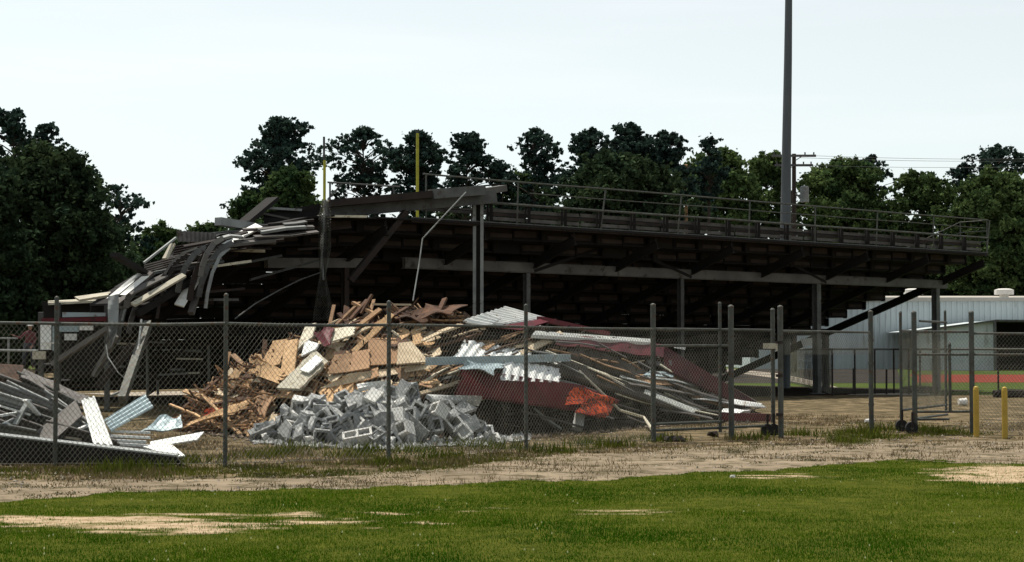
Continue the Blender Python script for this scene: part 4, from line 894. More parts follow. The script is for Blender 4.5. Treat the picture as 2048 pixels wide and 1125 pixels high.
# scraps and small things
mb = MB(); mb.box(P(205,932,23.6)+Vector((0,0,.02)), (.12,.08,.06), Matrix.Rotation(.3,3,'Y')); tag(mb.build('white_stone', M['tin']), 'small white brick piece in front of the long channel beam', 'brick')
for i,(px,py,c_) in enumerate([(1322,880,'dark rubber lump at the foot of the first gate post'),(1350,884,'dark clod right of the first gate post'),(1232,892,'small dark clod on the path left of the first gate post'),(1427,874,'dark clump by the second gate post')]):
    g = G(px, py); o = bpy.data.objects.new('dark_clod', chunks[i].copy()); o.data.materials.clear(); o.data.materials.append(M['rust2']); col.objects.link(o); o.location = g+Vector((0,0,.05)); o.scale = (2.0 if i<2 else 1, 1, .9); tag(o, c_, 'clod')
g = G(1466,960); o = bpy.data.objects.new('crumpled_paper', chunks[3].copy()); o.data.materials.clear(); o.data.materials.append(M['hat']); col.objects.link(o); o.location = g+Vector((0,0,.03)); o.scale = (.35,.3,.5); tag(o, 'small white crumpled litter lying on the lawn', 'litter')
for px, py, l_ in ((1735,847,'white cup lying by the open gap in the fence'),(1925,812,'white paint can lying near the yellow posts')):
    mb = MB(); g = G(px, py); r_ = .05 if px < 1800 else .11; mb.tube([g+Vector((-r_,0,r_)), g+Vector((r_,.03,r_))], [r_*.8, r_], 12); mb.tube([g+Vector((r_*.9,.03,r_)), g+Vector((r_*1.05,.03,r_))], [r_*1.08, r_*1.08], 12); tag(mb.build('can' if px > 1800 else 'cup', M['hat']), l_, 'can' if px > 1800 else 'cup')

# ---------------------------------------------------------------- front chain-link fence
def chain(mb, a, b, z0, z1, r=.0025, ph=.070, pv=.086, fn=None):
    a, b = Vector(a), Vector(b); L = (b-a).length; H = z1-z0; n = int(L/ph); dirn = (b-a).normalized(); nrm = Vector((-dirn.y, dirn.x, 0))
    kx = ph/pv
    def pt(s, z):
        return a+dirn*s+nrm*(.02*math.sin(s*2.1+1)*math.sin(z*2.5)+.008*math.sin(s*9+z*4))+Vector((0,0,z+ (0.012*math.sin(s*1.7) if z < .2 else 0)))
    m_ = int(H*kx/ph)+1
    for sg in (1,-1):
        for k in range(-m_ if sg > 0 else 0, n+ (m_ if sg < 0 else 0)+1):
            s0 = k*ph; pts = []
            zz0, zz1 = 0.0, H
            # s = s0 + sg*z*kx in [0,L]
            za, zb = ((0-s0)/(sg*kx), (L-s0)/(sg*kx)); za, zb = min(za, zb), max(za, zb)
            zz0 = max(0, za); zz1 = min(H, zb)
            if zz1-zz0 < .04: continue
            q = max(1, int((zz1-zz0)/.33))
            pts = [pt(s0+sg*z*kx, z0+z)+nrm*(.003*sg) for z in [zz0+(zz1-zz0)*i/q for i in range(q+1)]]
            mb.tube(pts, r, 3, cap=False)
fposts = [(-560,934),(-230,936),(110,935),(450,935),(777,922),(1052,903),(1307,885)]
fence = empty('chain_link_fence', G(600,920), 'long rusty chain link fence with bare post tops, left of the gates', 'fence')
def post(px, py, ztop, r, parent, m=M['galv'], name='post', knob=True):
    g = G(px, py); mb = MB(); mb.tube([g, g+Vector((0,0,ztop))], r, 12)
    if knob: mb.tube([g+Vector((0,0,ztop)), g+Vector((0,0,ztop+.02)), g+Vector((0,0,ztop+.035))], [r*1.12, r*.9, r*.3], 10)
    return mb.build(name, m, parent), g
gs = []
HR = 1.95
for i, (px, py) in enumerate(fposts):
    zt = {2:2.29,3:2.33,4:2.27,5:2.28,6:2.36}.get(i, 2.3); o, g = post(px, py, zt, .045 if i == 6 else .031, fence); gs.append(g)
    # tie bands
    mb = MB()
    for z_ in (.25,.8,1.35,1.88): mb.tube([g+Vector((0,0,z_)), g+Vector((0,0,z_+.018))], .036 if i<6 else .05, 10)
    mb.build('tie_band', M['galv'], fence)
for i in range(len(gs)-1):
    a, b = gs[i], gs[i+1]; up = Vector((0,0,HR)); off = Vector((0,-.03,0))
    mb = MB(); s_ = rnd.uniform(-.015,.008); mb.tube([a+up+off, a*.67+b*.33+up+off+Vector((0,0,s_)), a*.33+b*.67+up+off+Vector((0,0,s_)), b+up+off], .021, 8); mb.build('top_rail', M['galv'], fence)
    mb = MB(); chain(mb, a+off*1.8, b+off*1.8, .03, HR+.02); mb.build('wire_mesh', M['wire'], fence)
    mb = MB(); mb.tube([a+off*1.8+Vector((0,0,.06)), b+off*1.8+Vector((0,0,.05))], .003, 4); mb.build('bottom_wire', M['wire'], fence)
# gate 1: leaf from the first gate post to the latch post
def gate(name, label, pa, pb, zt, zb, mids=(), uprights=(), wheels=(), mesh=True, r=.024, latch=None):
    a, b = G(*pa), G(*pb); g = empty(name, a, label, 'gate')
    def at(s, z): return a*(1-s)+b*s+Vector((0,0,z))
    for z_, s0, s1, m_ in [(zt,0,1,None),(zb,0,1,None)]+[(z,s0,s1,None) for z,s0,s1 in mids]:
        mb = MB(); mb.tube([at(s0,z_), at(s1,z_)], r, 8); mb.build('rail', M['galv'], g)
    for s_, zb_, zt_, r_ in uprights:
        mb = MB(); mb.tube([at(s_,zb_), at(s_,zt_)], r_, 10); mb.tube([at(s_,zt_), at(s_,zt_+.03)], [r_*1.15, r_*.5], 10); mb.build('upright', M['galv'], g)
    if mesh:
        mb = MB(); chain(mb, a+Vector((0,-.03,0)), b+Vector((0,-.03,0)), zb, zt); mb.build('wire_mesh', M['wire'], g)
    for s_ in wheels:
        for dz in (0,):
            mb = MB(); c = at(s_,.12); mb.tube([c+Vector((0,-.05,0)), c+Vector((0,.05,0))], .115, 16); w_ = mb.build('wheel', M['black'], g)
            mb = MB(); mb.tube([c+Vector((0,-.07,0)), c+Vector((0,.07,0))], .03, 10); mb.build('hub', M['galv'], w_)
            mb = MB(); mb.bar(c+Vector((0,-.075,0)), c+Vector((0,-.075,.3)), .04, .012, up=(0,1,0)); mb.build('caster_bracket', M['rust2'], g)
    if latch:
        s_, z_ = latch; mb = MB(); mb.box(at(s_,z_)+Vector((0,-.05,0)), (.26,.04,.10)); mb.box(at(s_,z_)+Vector((.12,-.07,-.02)), (.05,.05,.14)); mb.build('latch', M['cream'], g)
    return g
gate('wide_gate', 'wide chain link gate left of the open gap, caster wheels at its right foot', (1309,885), (1550,873), 1.95, .20, mids=((1.66,0,.62),(.31,0,.55)), uprights=((.53,.12,2.42,.03),(.985,.25,2.33,.04)), wheels=(.93,.985), latch=(.96,1.66))
pg = empty('gate_post', G(1463,879), 'thick pipe post in the middle of the wide gate', 'post'); post(1463,879,2.36,.05,pg,name='pipe')
pg = empty('gate_post', G(1562,877), 'thick pipe post at the right end of the wide gate', 'post'); post(1562,877,2.36,.05,pg,name='pipe')
for z_ in (.4,1.1,1.7):
    mb = MB(); g_ = G(1562,877); mb.tube([g_+Vector((-.02,0,z_)), g_+Vector((-.02,0,z_+.05))], .07, 10); mb.build('hinge', M['rust2'], pg)
f2 = empty('short_fence', G(1650,868), 'short chain link fence piece with bare lower half right of the wide gate', 'fence')
g1, g2 = G(1566,877), G(1743,863)
mb = MB(); mb.tube([g1+Vector((0,0,1.93)), g2+Vector((0,0,1.93))], .022, 8); mb.build('top_rail', M['galv'], f2)
post(1743,863,2.33,.048,f2)
for z_ in (.5,1.3,1.75):
    mb = MB(); mb.tube([g2+Vector((0,0,z_)), g2+Vector((0,0,z_+.05))], .058, 10); mb.build('hinge', M['galv'], f2)
mb = MB(); chain(mb, g1+Vector((0,-.03,0)), g2+Vector((0,-.03,0)), 1.5, 1.93); mb.build('wire_mesh', M['wire'], f2)
# right gates
gate('narrow_gate', 'narrow chain link gate folded open at the right, two caster wheels below', (1803,864), (1895,850), 1.96, .42, uprights=((.0,.1,2.31,.03),(.97,.3,2.4,.028)), wheels=(.0,), mids=((.22,.3,1),(2.17,.4,1)))
gate('second_gate', 'chain link gate leaf between the pipe post and the yellow bollards', (1830,869), (1944,868), 1.93, .42, uprights=((.62,.4,1.7,.03),), mids=((.28,0,.6),(1.5,0,.95)), wheels=(-.06,))
pg = empty('gate_post', G(1830,869), 'thick pipe post between the two right hand gates', 'post'); post(1830,869,2.29,.05,pg,name='pipe')
pg = empty('gate_post', G(1945,869), 'thick pipe post just left of the left yellow bollard', 'post'); post(1945,869,2.29,.05,pg,name='pipe')
f3 = empty('right_fence', G(2060,869), 'chain link fence leaving the picture on the right behind the bollards', 'fence')
g1, g2 = G(1946,869), G(2300,872)
mb = MB(); mb.tube([g1+Vector((0,0,1.9)), g2+Vector((0,0,1.88))], .022, 8); mb.build('top_rail', M['galv'], f3)
mb = MB(); mb.tube([g1+Vector((0,0,1.5)), g2+Vector((0,0,1.5))], .02, 8); mb.build('middle_rail', M['galv'], f3)
mb = MB(); chain(mb, g1+Vector((0,-.03,0)), g2+Vector((0,-.03,0)), .03, 1.9); mb.build('wire_mesh', M['wire'], f3); post(2300,872,2.3,.04,f3)
for px, py, l_ in ((1953,875,'left one of two yellow pipe bollards'),(2010,878,'right one of two yellow pipe bollards')):
    g = G(px, py); mb = MB(); mb.tube([g, g+Vector((0,0,.86)), g+Vector((0,0,.91)), g+Vector((0,0,.93))], [.052,.052,.042,.015], 16); tag(mb.build('bollard', M['yellow']), l_+' in front of the right fence', 'bollard', 'yellow bollards')

# ---------------------------------------------------------------- field fence beyond, hose reel and logs
ff = empty('field_fence', G(1780,790), 'low dark chain link fence of the sports field beyond the gates', 'fence')
fpts = [(1575,766),(1665,792),(1710,790),(1750,789),(1788,788),(1818,790),(1893,790),(1997,796),(2120,800),(2300,803)]
pg_ = [G(*p_) for p_ in fpts]
for i, g in enumerate(pg_):
    mb = MB(); mb.tube([g, g+Vector((0,0,1.6))], .032, 8); mb.build('post', M['rust2'], ff)
for i in range(len(pg_)-1):
    mb = MB(); mb.tube([pg_[i]+Vector((0,0,1.6)), pg_[i+1]+Vector((0,0,1.6))], .035, 8); mb.build('top_rail', M['galv'], ff)
    mb = MB(); chain(mb, pg_[i], pg_[i+1], .05, 1.58, r=.0025, ph=.1, pv=.12); mb.build('wire_mesh', M['wire'], ff)
for i, (px, yb, yt, l_) in enumerate([(1707,789,739,'left'),(1773,790,741,'middle'),(1840,785,700,'right')]):
    g = G(px, yb); mb = MB(); mb.tube([g, P(px, yt, g.y)], .035, 8); mb.tube([P(px, yt, g.y), P(px, yt, g.y)+Vector((0,0,.03))], [.045,.02], 8)
    tag(mb.build('loose_post', M['rust2']), l_+' short dark post standing free by the field fence', 'post')
for i, (px, py, L_, l_) in enumerate([(1840,788,1.3,'dark log lying at the foot of the end column'),(2030,796,1.4,'dark log lying behind the right bollard')]):
    g = G(px, py); mb = MB(); mb.tube([g+Vector((-L_/2,0,.13)), g+Vector((-L_*.2,.05,.15)), g+Vector((L_/2,.1,.13))], [.12,.15,.13], 10); tag(mb.build('log', M['rust2']), l_, 'log')
# tilted sign panel in dark at stand's front right: pale board
mb = MB(); mb.patch([P(1600,678,66),P(1626,676,66),P(1626,690,66),P(1606,694,66)],3,3,.03); tag(mb.build('pale_board', M['tin']), 'small pale board behind the field fence under the stand', 'board')

# ---------------------------------------------------------------- white metal building
D = 138
bd = empty('metal_building', P(1980,735,D)*1.0, 'long pale metal building with low roof beyond the right end of the stand', 'building')
def wp(px, py, d=D): return P(px, py, d)
xl = wp(1500,700).x; xr = wp(2330,700).x; ze = wp(1900,603).z; zr = wp(1900,589,D).z
mb = MB(); nrib = 150
for i in range(nrib):
    x0 = xl+(xr-xl)*i/nrib; x1 = xl+(xr-xl)*(i+1)/nrib; mb.box(((x0+x1)/2, D+(0 if i % 2 else .05), ze/2), (x1-x0-.004, .12, ze))
mb.build('wall', M['bldg'], bd)
mb = MB(); mb.box(((xl+xr)/2, D+10, ze/2), (xr-xl-.2, 19.6, ze-.05)); mb.build('inner_walls', M['bldg'], bd)
mb = MB(); mb.prism([(xl-.3,D-.3,ze),(xl-.3,D+10,ze+.75),(xl-.3,D+20.3,ze)], (xr-xl+.6,0,0)); mb.build('roof', M['bldg_roof'], bd)
mb = MB(); mb.box(((xl+xr)/2, D-.33, ze+.15), (xr-xl+.6, .1, .3)); mb.build('gutter', M['bldg_roof'], bd)
for px in (1847,2033):
    p = wp(px, 588); mb = MB(); zz = ze+.35; mb.tube([(p.x,D+3.5,zz-.5),(p.x,D+3.5,zz+.35)], .38, 14); mb.tube([(p.x,D+3.5,zz+.3),(p.x,D+3.5,zz+.7),(p.x,D+3.5,zz+.8)], [.8,.8,.45], 14); mb.build('roof_vent', M['hat'], bd)
# lean-to with dark opening
x0, x1, x2 = wp(1830,700,128).x, wp(1990,700,128).x, wp(2330,700,128).x; za, zb_ = wp(1830,664,128).z, wp(1990,643,128).z
mb = MB(); mb.prism([(x0,128.2,0),(x1,128,0),(x1,128,zb_),(x0,128.2,za)], (0,.15,0)); mb.build('annex_wall', M['bldg'], bd)
mb = MB(); mb.bar((x0,128,za+.05),(x1,127.8,zb_+.05),.5,.12); mb.bar((x1,127.7,zb_+.05),(x2,127.7,zb_-.1),.5,.14); mb.build('annex_roof_edge', M['steel'], bd)
mb = MB(); mb.prism([(x0,128,za),(x1,128,zb_),(x1,137.8,zb_+.02),(x0,137.8,za+.02)], (0,0,.03)); mb.prism([(x1,128,zb_),(x2,128,zb_),(x2,137.8,zb_+.02),(x1,137.8,zb_+.02)], (0,0,.06)); mb.build('annex_roof', M['bldg'], bd)
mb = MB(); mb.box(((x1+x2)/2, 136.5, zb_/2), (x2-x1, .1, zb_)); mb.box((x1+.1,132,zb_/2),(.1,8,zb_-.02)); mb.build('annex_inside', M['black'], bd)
mb = MB()
for px in (1990,2090): mb.bar((wp(px,700,127.6).x,127.6,0),(wp(px,700,127.6).x,127.6,zb_-.02),.18,.18)
mb.build('annex_post', M['steel'], bd)

# ---------------------------------------------------------------- poles
def pole(name, label, cat, pts, rs, m, parts=None):
    o = empty(name, pts[0], label, cat); mb = MB(); mb.tube(pts, rs, 14); mb.build('shaft', m, o); return o
b = G(1568,777.5); d_ = b.y
lp_ = pole('floodlight_pole', 'very tall grey light pole rising out of the picture behind the stand', 'light pole', [b, P(1571,470,d_), P(1573,300,d_), P(1576,120,d_), P(1578,-60,d_), P(1580,-240,d_)], [.26,.225,.19,.165,.14,.12], M['polem'])
mb = MB(); tp = P(1580,-225,d_); mb.bar(tp+Vector((-2,0,0)), tp+Vector((2,0,0)), .15, .15); mb.build('crossarm', M['steel'], lp_)
for dx in (-1.6,-.5,.5,1.6): mb = MB(); mb.tube([tp+Vector((dx,-.05,.2)), tp+Vector((dx,-.5,.0))], [.12,.3], 12); mb.build('floodlight', M['steel'], lp_)
up_ = pole('utility_pole', 'dark wooden utility pole with two crossarms right beside the light pole', 'utility pole', [G(1588,745), P(1588,308,118)], [.22,.14], M['bark'])
for y_, w_ in ((312,44),(331,38)):
    mb = MB(); mb.bar(P(1588-w_,y_,117.8), P(1588+w_,y_,117.8), .12, .16); mb.build('crossarm', M['steel'], up_)
    for s_ in (-.9,-.5,.5,.9): mb = MB(); q = P(1588+w_*s_, y_, 117.8); mb.tube([q, q+Vector((0,0,.25))], .05, 6); mb.build('insulator', M['steel'], up_)
mb = MB(); mb.bar(P(1590,322,117.8), P(1604,313,117.8), .06, .06); mb.build('arm_brace', M['steel'], up_)
mb = MB(); q = P(1609,405,117.5); mb.tube([q, q+Vector((0,0,1.05))], .31, 16); mb.tube([q+Vector((0,0,1.05)), q+Vector((0,0,1.12))], [.34,.2], 16); mb.bar(q+Vector((-.6,0,.6)), q, .06, .1); mb.build('transformer', M['pale_steel'], up_)
p2 = pole('utility_pole', 'slim pale utility pole standing among the trees above the middle of the railing', 'utility pole', [G(1372,745), P(1372,330,112)], [.14,.10], M['wood'])
mb = MB(); mb.bar(P(1362,348,112), P(1382,330,112), .08, .08); mb.build('crossarm', M['steel'], p2)
for i, (y0, y1) in enumerate([(311,318),(316,322),(331,333)]):
    mb = MB(); pts = [P(1600+ (2120-1600)*s/10., y0+(y1-y0)*s/10.+10*math.sin(math.pi*s/10.)*.35, 118+s) for s in range(11)]; mb.tube(pts, .012, 4); tag(mb.build('power_line', M['steel']), ['topmost','middle','lowest'][i]+' of three thin power lines running right from the utility pole', 'power line')
# goal posts
gp_ = empty('goal_post', G(742,742), 'yellow football goal with two tall uprights beyond the broken stand', 'goal post')
for px, yt in ((649,276),(835,262)):
    mb = MB(); D_ = 84 if px < 700 else 80; mb.tube([Vector((P(px,470,D_).x,D_,3.05)), P(px,yt+(45 if px<700 else 5),D_)], .07, 8); mb.build('upright', M['goal'], gp_)
    mb = MB(); mb.tube([P(px-1,yt+46 if px < 700 else yt+6,D_), P(px-1,yt-2,D_)], .055, 8); mb.build('upright_tip', M['steel'], gp_)
mb = MB(); mb.tube([Vector((P(649,470,84).x,84,3.05)), Vector((P(835,462,80).x,80,3.05))], .08, 8); mb.build('crossbar', M['goal'], gp_)
mb = MB(); q = P(742,466,82); q.z = 3.05; mb.tube([q, Vector((q.x,q.y,0))], .1, 8); mb.build('support', M['goal'], gp_)
# scaffold frame on the skyline left of the right upright
sk = empty('scaffold_frame', P(700,470,70), 'thin pipe frame on the skyline between the two goal uprights', 'frame')
for a, b in (((655,365),(800,374)),((660,366),(660,405)),((684,368),(655,400)),((786,373),(790,400))):
    mb = MB(); mb.tube([P(*a,52), P(*b,52)], .03, 6); mb.build('pipe', M['steel'], sk)

# ---------------------------------------------------------------- person on the heap at the far left
def heap(name, px, py, d, rx, ry, h, m, label):
    c = P(px, py, d); vs = []; fs = []; n, k = 24, 8
    for j in range(k+1):
        f_ = j/k
        for i in range(n):
            a = 2*math.pi*i/n; q = 1+rnd.uniform(-.1,.1); vs.append((c.x+rx*(1-f_)*math.cos(a)*q, d+ry*(1-f_)*math.sin(a)*q, h*(1-(1-f_)**2)*rnd.uniform(.92,1.0)))
    for j in range(k):
        for i in range(n): fs.append((j*n+i, j*n+(i+1)%n, (j+1)*n+(i+1)%n, (j+1)*n+i))
    return tag(mk(name, vs, fs, m), label, 'dirt heap')
DP = 68.0
zf = P(58,737,DP).z
heap('dirt_heap', 58, 740, DP, 2.2, 1.8, zf, M['dirt'], 'low dirt heap under the worker at the far left')
def person(px, d, zfoot, hgt, label):
    base = P(px, 700, d); base.z = zfoot; s = hgt/1.75
    J = {'pelvis':(0,0,.95),'spine':(.02,-.03,1.2),'chest':(.04,-.06,1.4),'neck':(.05,-.07,1.5),'head0':(.06,-.09,1.56),
         'hipL':(-.1,0,.92),'kneeL':(-.16,-.08,.5),'footL':(-.2,.02,.08),'toeL':(-.2,-.14,.05),
         'hipR':(.1,0,.92),'kneeR':(.15,-.02,.5),'footR':(.16,.08,.08),'toeR':(.17,-.08,.05),
         'shL':(-.15,-.06,1.4),'elL':(-.32,-.12,1.2),'wrL':(-.5,-.18,1.28),'haL':(-.58,-.2,1.32),
         'shR':(.21,-.06,1.38),'elR':(.27,-.05,1.12),'wrR':(.2,-.2,.93),'haR':(.18,-.25,.87)}
    rad = {'pelvis':.15,'spine':.14,'chest':.15,'neck':.06,'head0':.06,'hipL':.1,'hipR':.1,'kneeL':.07,'kneeR':.07,'footL':.05,'footR':.05,'toeL':.04,'toeR':.04,
           'shL':.07,'shR':.07,'elL':.05,'elR':.05,'wrL':.035,'wrR':.035,'haL':.04,'haR':.04}
    E = [('pelvis','spine'),('spine','chest'),('chest','neck'),('neck','head0'),('pelvis','hipL'),('hipL','kneeL'),('kneeL','footL'),('footL','toeL'),('pelvis','hipR'),('hipR','kneeR'),('kneeR','footR'),('footR','toeR'),
         ('chest','shL'),('shL','elL'),('elL','wrL'),('wrL','haL'),('chest','shR'),('shR','elR'),('elR','wrR'),('wrR','haR')]
    ks = list(J); me = bpy.data.meshes.new('person'); me.from_pydata([tuple(c*s for c in J[k_]) for k_ in ks], [(ks.index(a), ks.index(b)) for a, b in E], [])
    o = bpy.data.objects.new('person', me); col.objects.link(o); o.location = base; WORG[o.name] = base
    md = o.modifiers.new('skin', 'SKIN'); 
    for i, k_ in enumerate(ks): me.skin_vertices[0].data[i].radius = (rad[k_]*s, rad[k_]*s)
    me.skin_vertices[0].data[0].use_root = True
    sb_ = o.modifiers.new('sub', 'SUBSURF'); sb_.levels = 1; sb_.render_levels = 2
    me.materials.append(M['shirt']); tag(o, label, 'person')
    # trousers, head, hard hat
    mb = MB()
    for sd_ in ('L','R'):
        mb.tube([base+Vector(J['pelvis'])*s*1.0+Vector((0,0,.05)), base+Vector(J['hip'+sd_])*s, base+Vector(J['knee'+sd_])*s, base+Vector(J['foot'+sd_])*s], [.155*s,.125*s,.09*s,.075*s], 12)
    mb.build('trousers', M['jeans'], o, smooth=True)
    hc = base+Vector((.07,-.11,1.64))*s
    def ell(c, rx, ry, rz, n=14, k=9, z0=-1):
        vs = []; fs = []
        for j in range(k+1):
            ph_ = math.pi*j/k-math.pi/2
            for i in range(n): vs.append((c.x+rx*math.cos(ph_)*math.cos(2*math.pi*i/n), c.y+ry*math.cos(ph_)*math.sin(2*math.pi*i/n), max(c.z+rz*math.sin(ph_), c.z+z0)))
        for j in range(k):
            for i in range(n): fs.append((j*n+i, j*n+(i+1)%n, (j+1)*n+(i+1)%n, (j+1)*n+i))
        return vs, fs
    v_, f_ = ell(hc, .08*s, .1*s, .12*s); mb = MB(); mb.add(v_, f_); v_, f_ = ell(hc+Vector((0,-.1*s,-.01)), .017*s, .025*s, .025*s, 8, 6); mb.add(v_, f_); mb.build('head', M['skin'], o, smooth=True)
    v_, f_ = ell(hc+Vector((0,0,.05*s)), .115*s, .135*s, .11*s, z0=0); mb = MB(); mb.add(v_, f_); mb.tube([hc+Vector((0,-.03*s,.045*s)), hc+Vector((0,-.03*s,.055*s))], .145*s, 16); mb.build('hard_hat', M['hat'], o, smooth=True)
    for h_ in ('L','R'):
        mb = MB(); w0 = base+Vector(J['wr'+h_])*s; h0 = base+Vector(J['ha'+h_])*s; dr = (h0-w0).normalized(); sdv = dr.cross(Vector((0,0,1))).normalized(); mb.bar(w0+dr*.02, h0+dr*.04, .08*s, .035*s)
        for q_ in range(4): mb.tube([h0+dr*.03+sdv*(q_-1.5)*.02, h0+dr*.09+sdv*(q_-1.5)*.022, h0+dr*(.115-.01*abs(q_-1.5))+sdv*(q_-1.5)*.02-Vector((0,0,.02))], [.01,.009,.007], 6)
        mb.tube([w0+dr*.04+sdv*.035, w0+dr*.08+sdv*.07], [.012,.009], 6); mb.build('hand', M['skin'], o)
person(58, DP, zf, 1.75, 'worker in white hard hat and dark maroon shirt reaching left at the far left')

# ---------------------------------------------------------------- trees
def leaves(cent, rad, per, size, flat=.75):
    """cent (n,3), rad (n,) -> triangles scattered in every clump"""
    sub = 7; n0 = len(cent)
    v = nr.normal(size=(n0*sub,3)); v /= np.linalg.norm(v, axis=1)[:,None]
    cent = np.repeat(cent, sub, 0)+v*(np.repeat(rad, sub)*nr.uniform(.5,1.15,n0*sub))[:,None]*np.array([1,1,flat]); rad = np.repeat(rad, sub)*nr.uniform(.26,.62,n0*sub); per = max(6, per//sub)
    n = len(cent); c = np.repeat(cent, per, 0); r = np.repeat(rad, per); k = len(c)
    v = nr.normal(size=(k,3)); v /= np.linalg.norm(v, axis=1)[:,None]; q = np.abs(nr.normal(0, .55, k))
    c = c+v*(r*q)[:,None]*np.array([1,1,flat])
    a = nr.normal(size=(k,3)); a /= np.linalg.norm(a, axis=1)[:,None]; b = np.cross(a, nr.normal(size=(k,3))); b /= np.linalg.norm(b, axis=1)[:,None]
    s = size*nr.uniform(.6,1.4,k)[:,None]
    V = np.stack([c-a*s*.5-b*s*.22, c-a*s*.1+b*s*.4, c+a*s*.6, c+a*s*.05-b*s*.38], 1)
    tint = np.repeat(nr.uniform(.6,1.4,n), per)*nr.uniform(.7,1.3,k)
    return V.reshape(-1,3), tint
def tree(name, px, ytop, hw, ybot, d, kind, label, group, nb=70, dens=1.0, base_w=None, seed=None):
    s = d/F; top = P(px, ytop, d).z; bot = P(px, ybot, d).z; Rw = hw*s; x = P(px, 700, d).x; rg = nr
    root = empty(name, (x, d, 0), label, 'tree', group)
    nb = int(nb*1.5) if kind == 'pine' else nb; Hc = top-bot; pts = []; rr = []
    lob = nr.uniform(0, 6.28, 4)
    for i in range(nb):
        h = rg.rand()**(.8 if kind == 'pine' else .9); az = rg.uniform(0, 2*np.pi)
        if kind == 'pine': prof = min(1, 1.25*math.sqrt(max(0, 1-(1.55*h-.55)**2)))*(.9+.3*math.sin(h*13+lob[3]));
        else: prof = math.sqrt(max(0, 1-(2*h-.85)**2*.75)) if h < .95 else .35
        lobe = 1+.22*math.sin(3*az+lob[0]+h*5)+.16*math.sin(5*az+lob[1]-h*9)+.12*math.sin(h*17+lob[2]+az)
        r = Rw*prof*lobe*(.25+.75*math.sqrt(rg.rand()))*.92
        cr = (Rw*.12+.25)*rg.uniform(.6,1.4) if kind == 'pine' else (Rw*.17+.35)*rg.uniform(.7,1.3)
        pts.append((x+r*math.cos(az), d+r*math.sin(az), bot+h*(Hc-cr*.6))); rr.append(cr)
    pts = np.array(pts); rr = np.array(rr)
    size = .20 if kind == 'pine' else .26
    per = int((118 if kind == 'pine' else 260)*dens)
    V, tint = leaves(pts, rr, per, size*(d/110)**.6, .6 if kind == 'pine' else .8)
    mb = MB(); tr = max(.14, Hc*.028)
    bend = [Vector((x+.25*math.sin(lob[0]+q*2), d, top*.93*q)) for q in (0,.25,.5,.75,1)]
    bend[0] = Vector((x, d, 0)); mb.tube(bend, [tr*1.25, tr, tr*.85, tr*.6, tr*.2], 8)
    mb.build('trunk', M['bark'], root)
    mb = MB()
    for i in rg.choice(nb, nb if kind == 'pine' else min(nb, 26), replace=False):
        p = Vector(pts[i]); q = max(.15, min(.97, (p.z-.25*math.hypot(p.x-x, p.y-d)-.4)/(top*.93))); k = q*4; j = min(3, int(k)); st = bend[j].lerp(bend[j+1], k-j)
        mb.tube([st, st.lerp(p, .5)+Vector((0,0,.15)), p], [tr*.32, tr*.2, tr*.08], 5, cap=False)
    mb.build('branches', M['bark'], root)
    mk_fast('crown', V, 4, {'pine':M['pine'],'oak':M['oak'],'leafy':M['leafy']}[kind], root, tint)
    return root
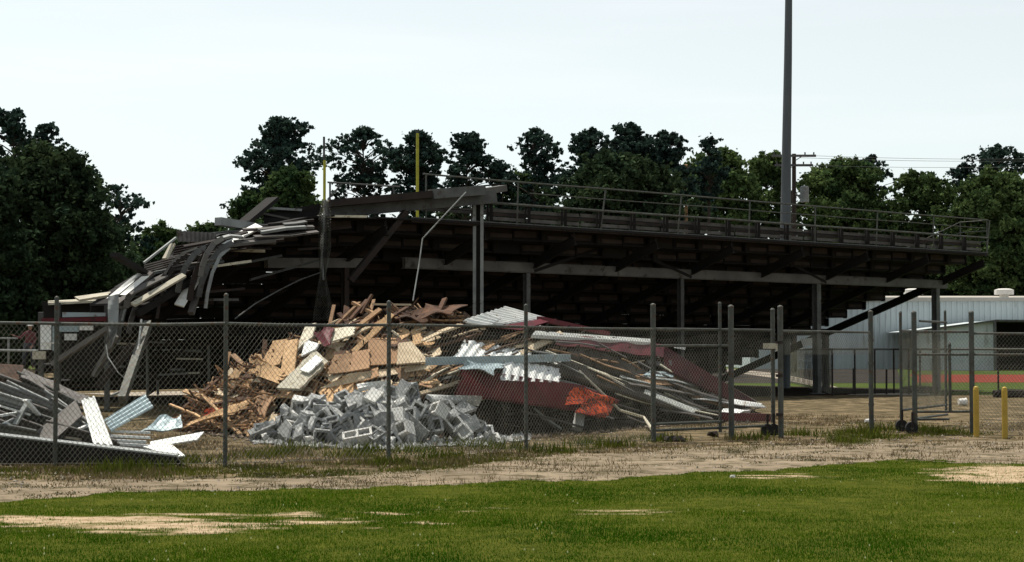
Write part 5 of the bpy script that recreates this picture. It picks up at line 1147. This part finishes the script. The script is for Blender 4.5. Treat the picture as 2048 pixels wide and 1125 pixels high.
TR = [ # name, px, ytop, halfwidth, ybot, depth, kind, label, clumps, density
 ('pine_tree',15,214,52,420,108,'pine','tall pine at the far left edge of the skyline',70,1),
 ('pine_tree',88,245,36,420,112,'pine','thin topped pine just right of the leftmost pine',46,.9),
 ('pine_tree',140,305,45,470,112,'pine','lower pine on the right shoulder of the big left oak',50,1),
 ('oak_tree',95,296,135,680,84,'oak','huge dark oak filling the left edge',330,1.1),
 ('oak_tree',-60,330,120,690,80,'oak','huge dark oak cut by the left edge',230,1.1),
 ('oak_tree',180,420,90,690,92,'oak','dark oak low behind the left corner of the collapse',170,1.1),
 ('pine_tree',236,366,54,560,98,'pine','layered open tree leaning out right of the big left oak',44,.9),
 ('oak_tree',318,442,42,600,125,'leafy','small hazy tree just right of the layered open tree',60,1),
 ('oak_tree',265,520,60,700,110,'oak','low dark tree behind the thin pale pole',90,1),
 ('oak_tree',408,444,52,560,120,'leafy','low green tree behind the light blue grey beam',60,1),
 ('pine_tree',556,234,84,430,104,'pine','broad pine left of the left goal upright',105,1.1),
 ('leafy_tree',497,388,34,500,98,'leafy','small green tree below the left branch of the broad pine',40,1),
 ('leafy_tree',582,338,50,470,90,'leafy','olive green tree in front of the broad pine',75,1),
 ('pine_tree',724,252,72,430,106,'pine','open branched pine between the goal uprights',62,.95),
 ('pine_tree',838,258,50,430,104,'pine','dense dark pine right behind the right goal upright',85,1.3),
 ('pine_tree',936,264,52,430,106,'pine','round topped pine right of the right goal upright',72,1),
 ('pine_tree',1002,318,34,440,110,'pine','small thin pine between two taller pines',30,.9),
 ('pine_tree',1075,256,52,450,104,'pine','spiky pine above the left end of the railing',64,.95),
 ('leafy_tree',1035,345,48,470,112,'leafy','thin leafy tree low beside the spiky pine',36,.8),
 ('pine_tree',1185,256,62,460,100,'pine','left pine of the tall middle clump',90,1.2),
 ('pine_tree',1262,244,66,460,102,'pine','tallest pine of the middle clump',100,1.2),
 ('pine_tree',1335,262,52,460,101,'pine','right pine of the tall middle clump',85,1.2),
 ('oak_tree',1240,310,118,480,96,'oak','dark oak filling the tall middle clump',190,1),
 ('pine_tree',1424,274,34,420,112,'pine','small pine peeking over the leafy tree left of the light pole',34,1),
 ('leafy_tree',1440,304,82,470,94,'leafy','rounded leafy tree left of the light pole',150,1),
 ('leafy_tree',1538,298,46,470,100,'leafy','tall leafy tree just left of the light pole',80,1),
 ('leafy_tree',1695,314,100,520,98,'leafy','wide leafy tree just right of the utility pole',180,1),
 ('pine_tree',1745,310,44,440,106,'pine','dark pine top behind the wide leafy tree',46,1),
 ('leafy_tree',1842,342,72,540,100,'leafy','leafy tree in the dip between the right hand trees',120,.9),
 ('pine_tree',2000,288,78,480,104,'pine','dark pine top near the right edge',95,1.1),
 ('pine_tree',1930,325,40,480,106,'pine','small dark pine left of the right edge pine',44,1),
 ('leafy_tree',1998,342,104,600,86,'leafy','big bright leafy tree at the right edge',250,1.1),
 ('leafy_tree',2160,330,100,600,90,'leafy','leafy tree cut off beyond the right edge',120,1)]
for (nm_, px, yt, hw, yb, d, kd, lb, nb, dn) in TR: d = d+72 if px > 1430 else d; tree(nm_, px, yt, hw, yb, d, kd, lb, 'trees beyond the stand', nb, dn)
# understorey of dark low trees, each one a tree
und = [(1010,420),(1090,405),(1170,400),(1330,395),(1400,395),(1490,400),(1580,400),(1660,420),(1750,430),(1840,440),(1930,450),(2020,460),(2110,470),(900,420),(800,430),(700,435),(610,440),(470,460),(380,480)]
for i, (px, yt) in enumerate(und):
    tree('understorey_tree', px, yt+rnd.uniform(-12,12), 62, 690, rnd.uniform(112,124)+(62 if px > 1400 else 0), 'oak', 'low dark tree in the understorey, %s' % ('left of the goal' if px < 640 else 'behind the goal' if px < 850 else 'above the left half of the railing' if px < 1250 else 'above the middle of the railing' if px < 1560 else 'right of the light pole' if px < 1800 else 'above the pale building'), 'understorey trees '+('left' if px < 640 else 'goal' if px < 850 else 'railing left' if px < 1250 else 'railing middle' if px < 1560 else 'right of pole' if px < 1800 else 'above building'), 70, 1)
for i, (px, yt) in enumerate([(1990,440),(1900,500),(2080,430)]):
    tree('dark_bush_tree', px, yt, 80, 640, 178, 'oak', ['dark tree directly above the roof vents','dark tree behind the end of the railing','dark tree at the right edge over the building roof'][i], 'dark trees behind the building', 140, 1.1)
tree('oak_tree', -10, 560, 110, 720, 100, 'oak', 'dark undergrowth tree behind the worker', 'trees beyond the stand', 130, 1)
tree('oak_tree', 130, 560, 100, 720, 104, 'oak', 'dark undergrowth tree behind the wrecked shed', 'trees beyond the stand', 130, 1)
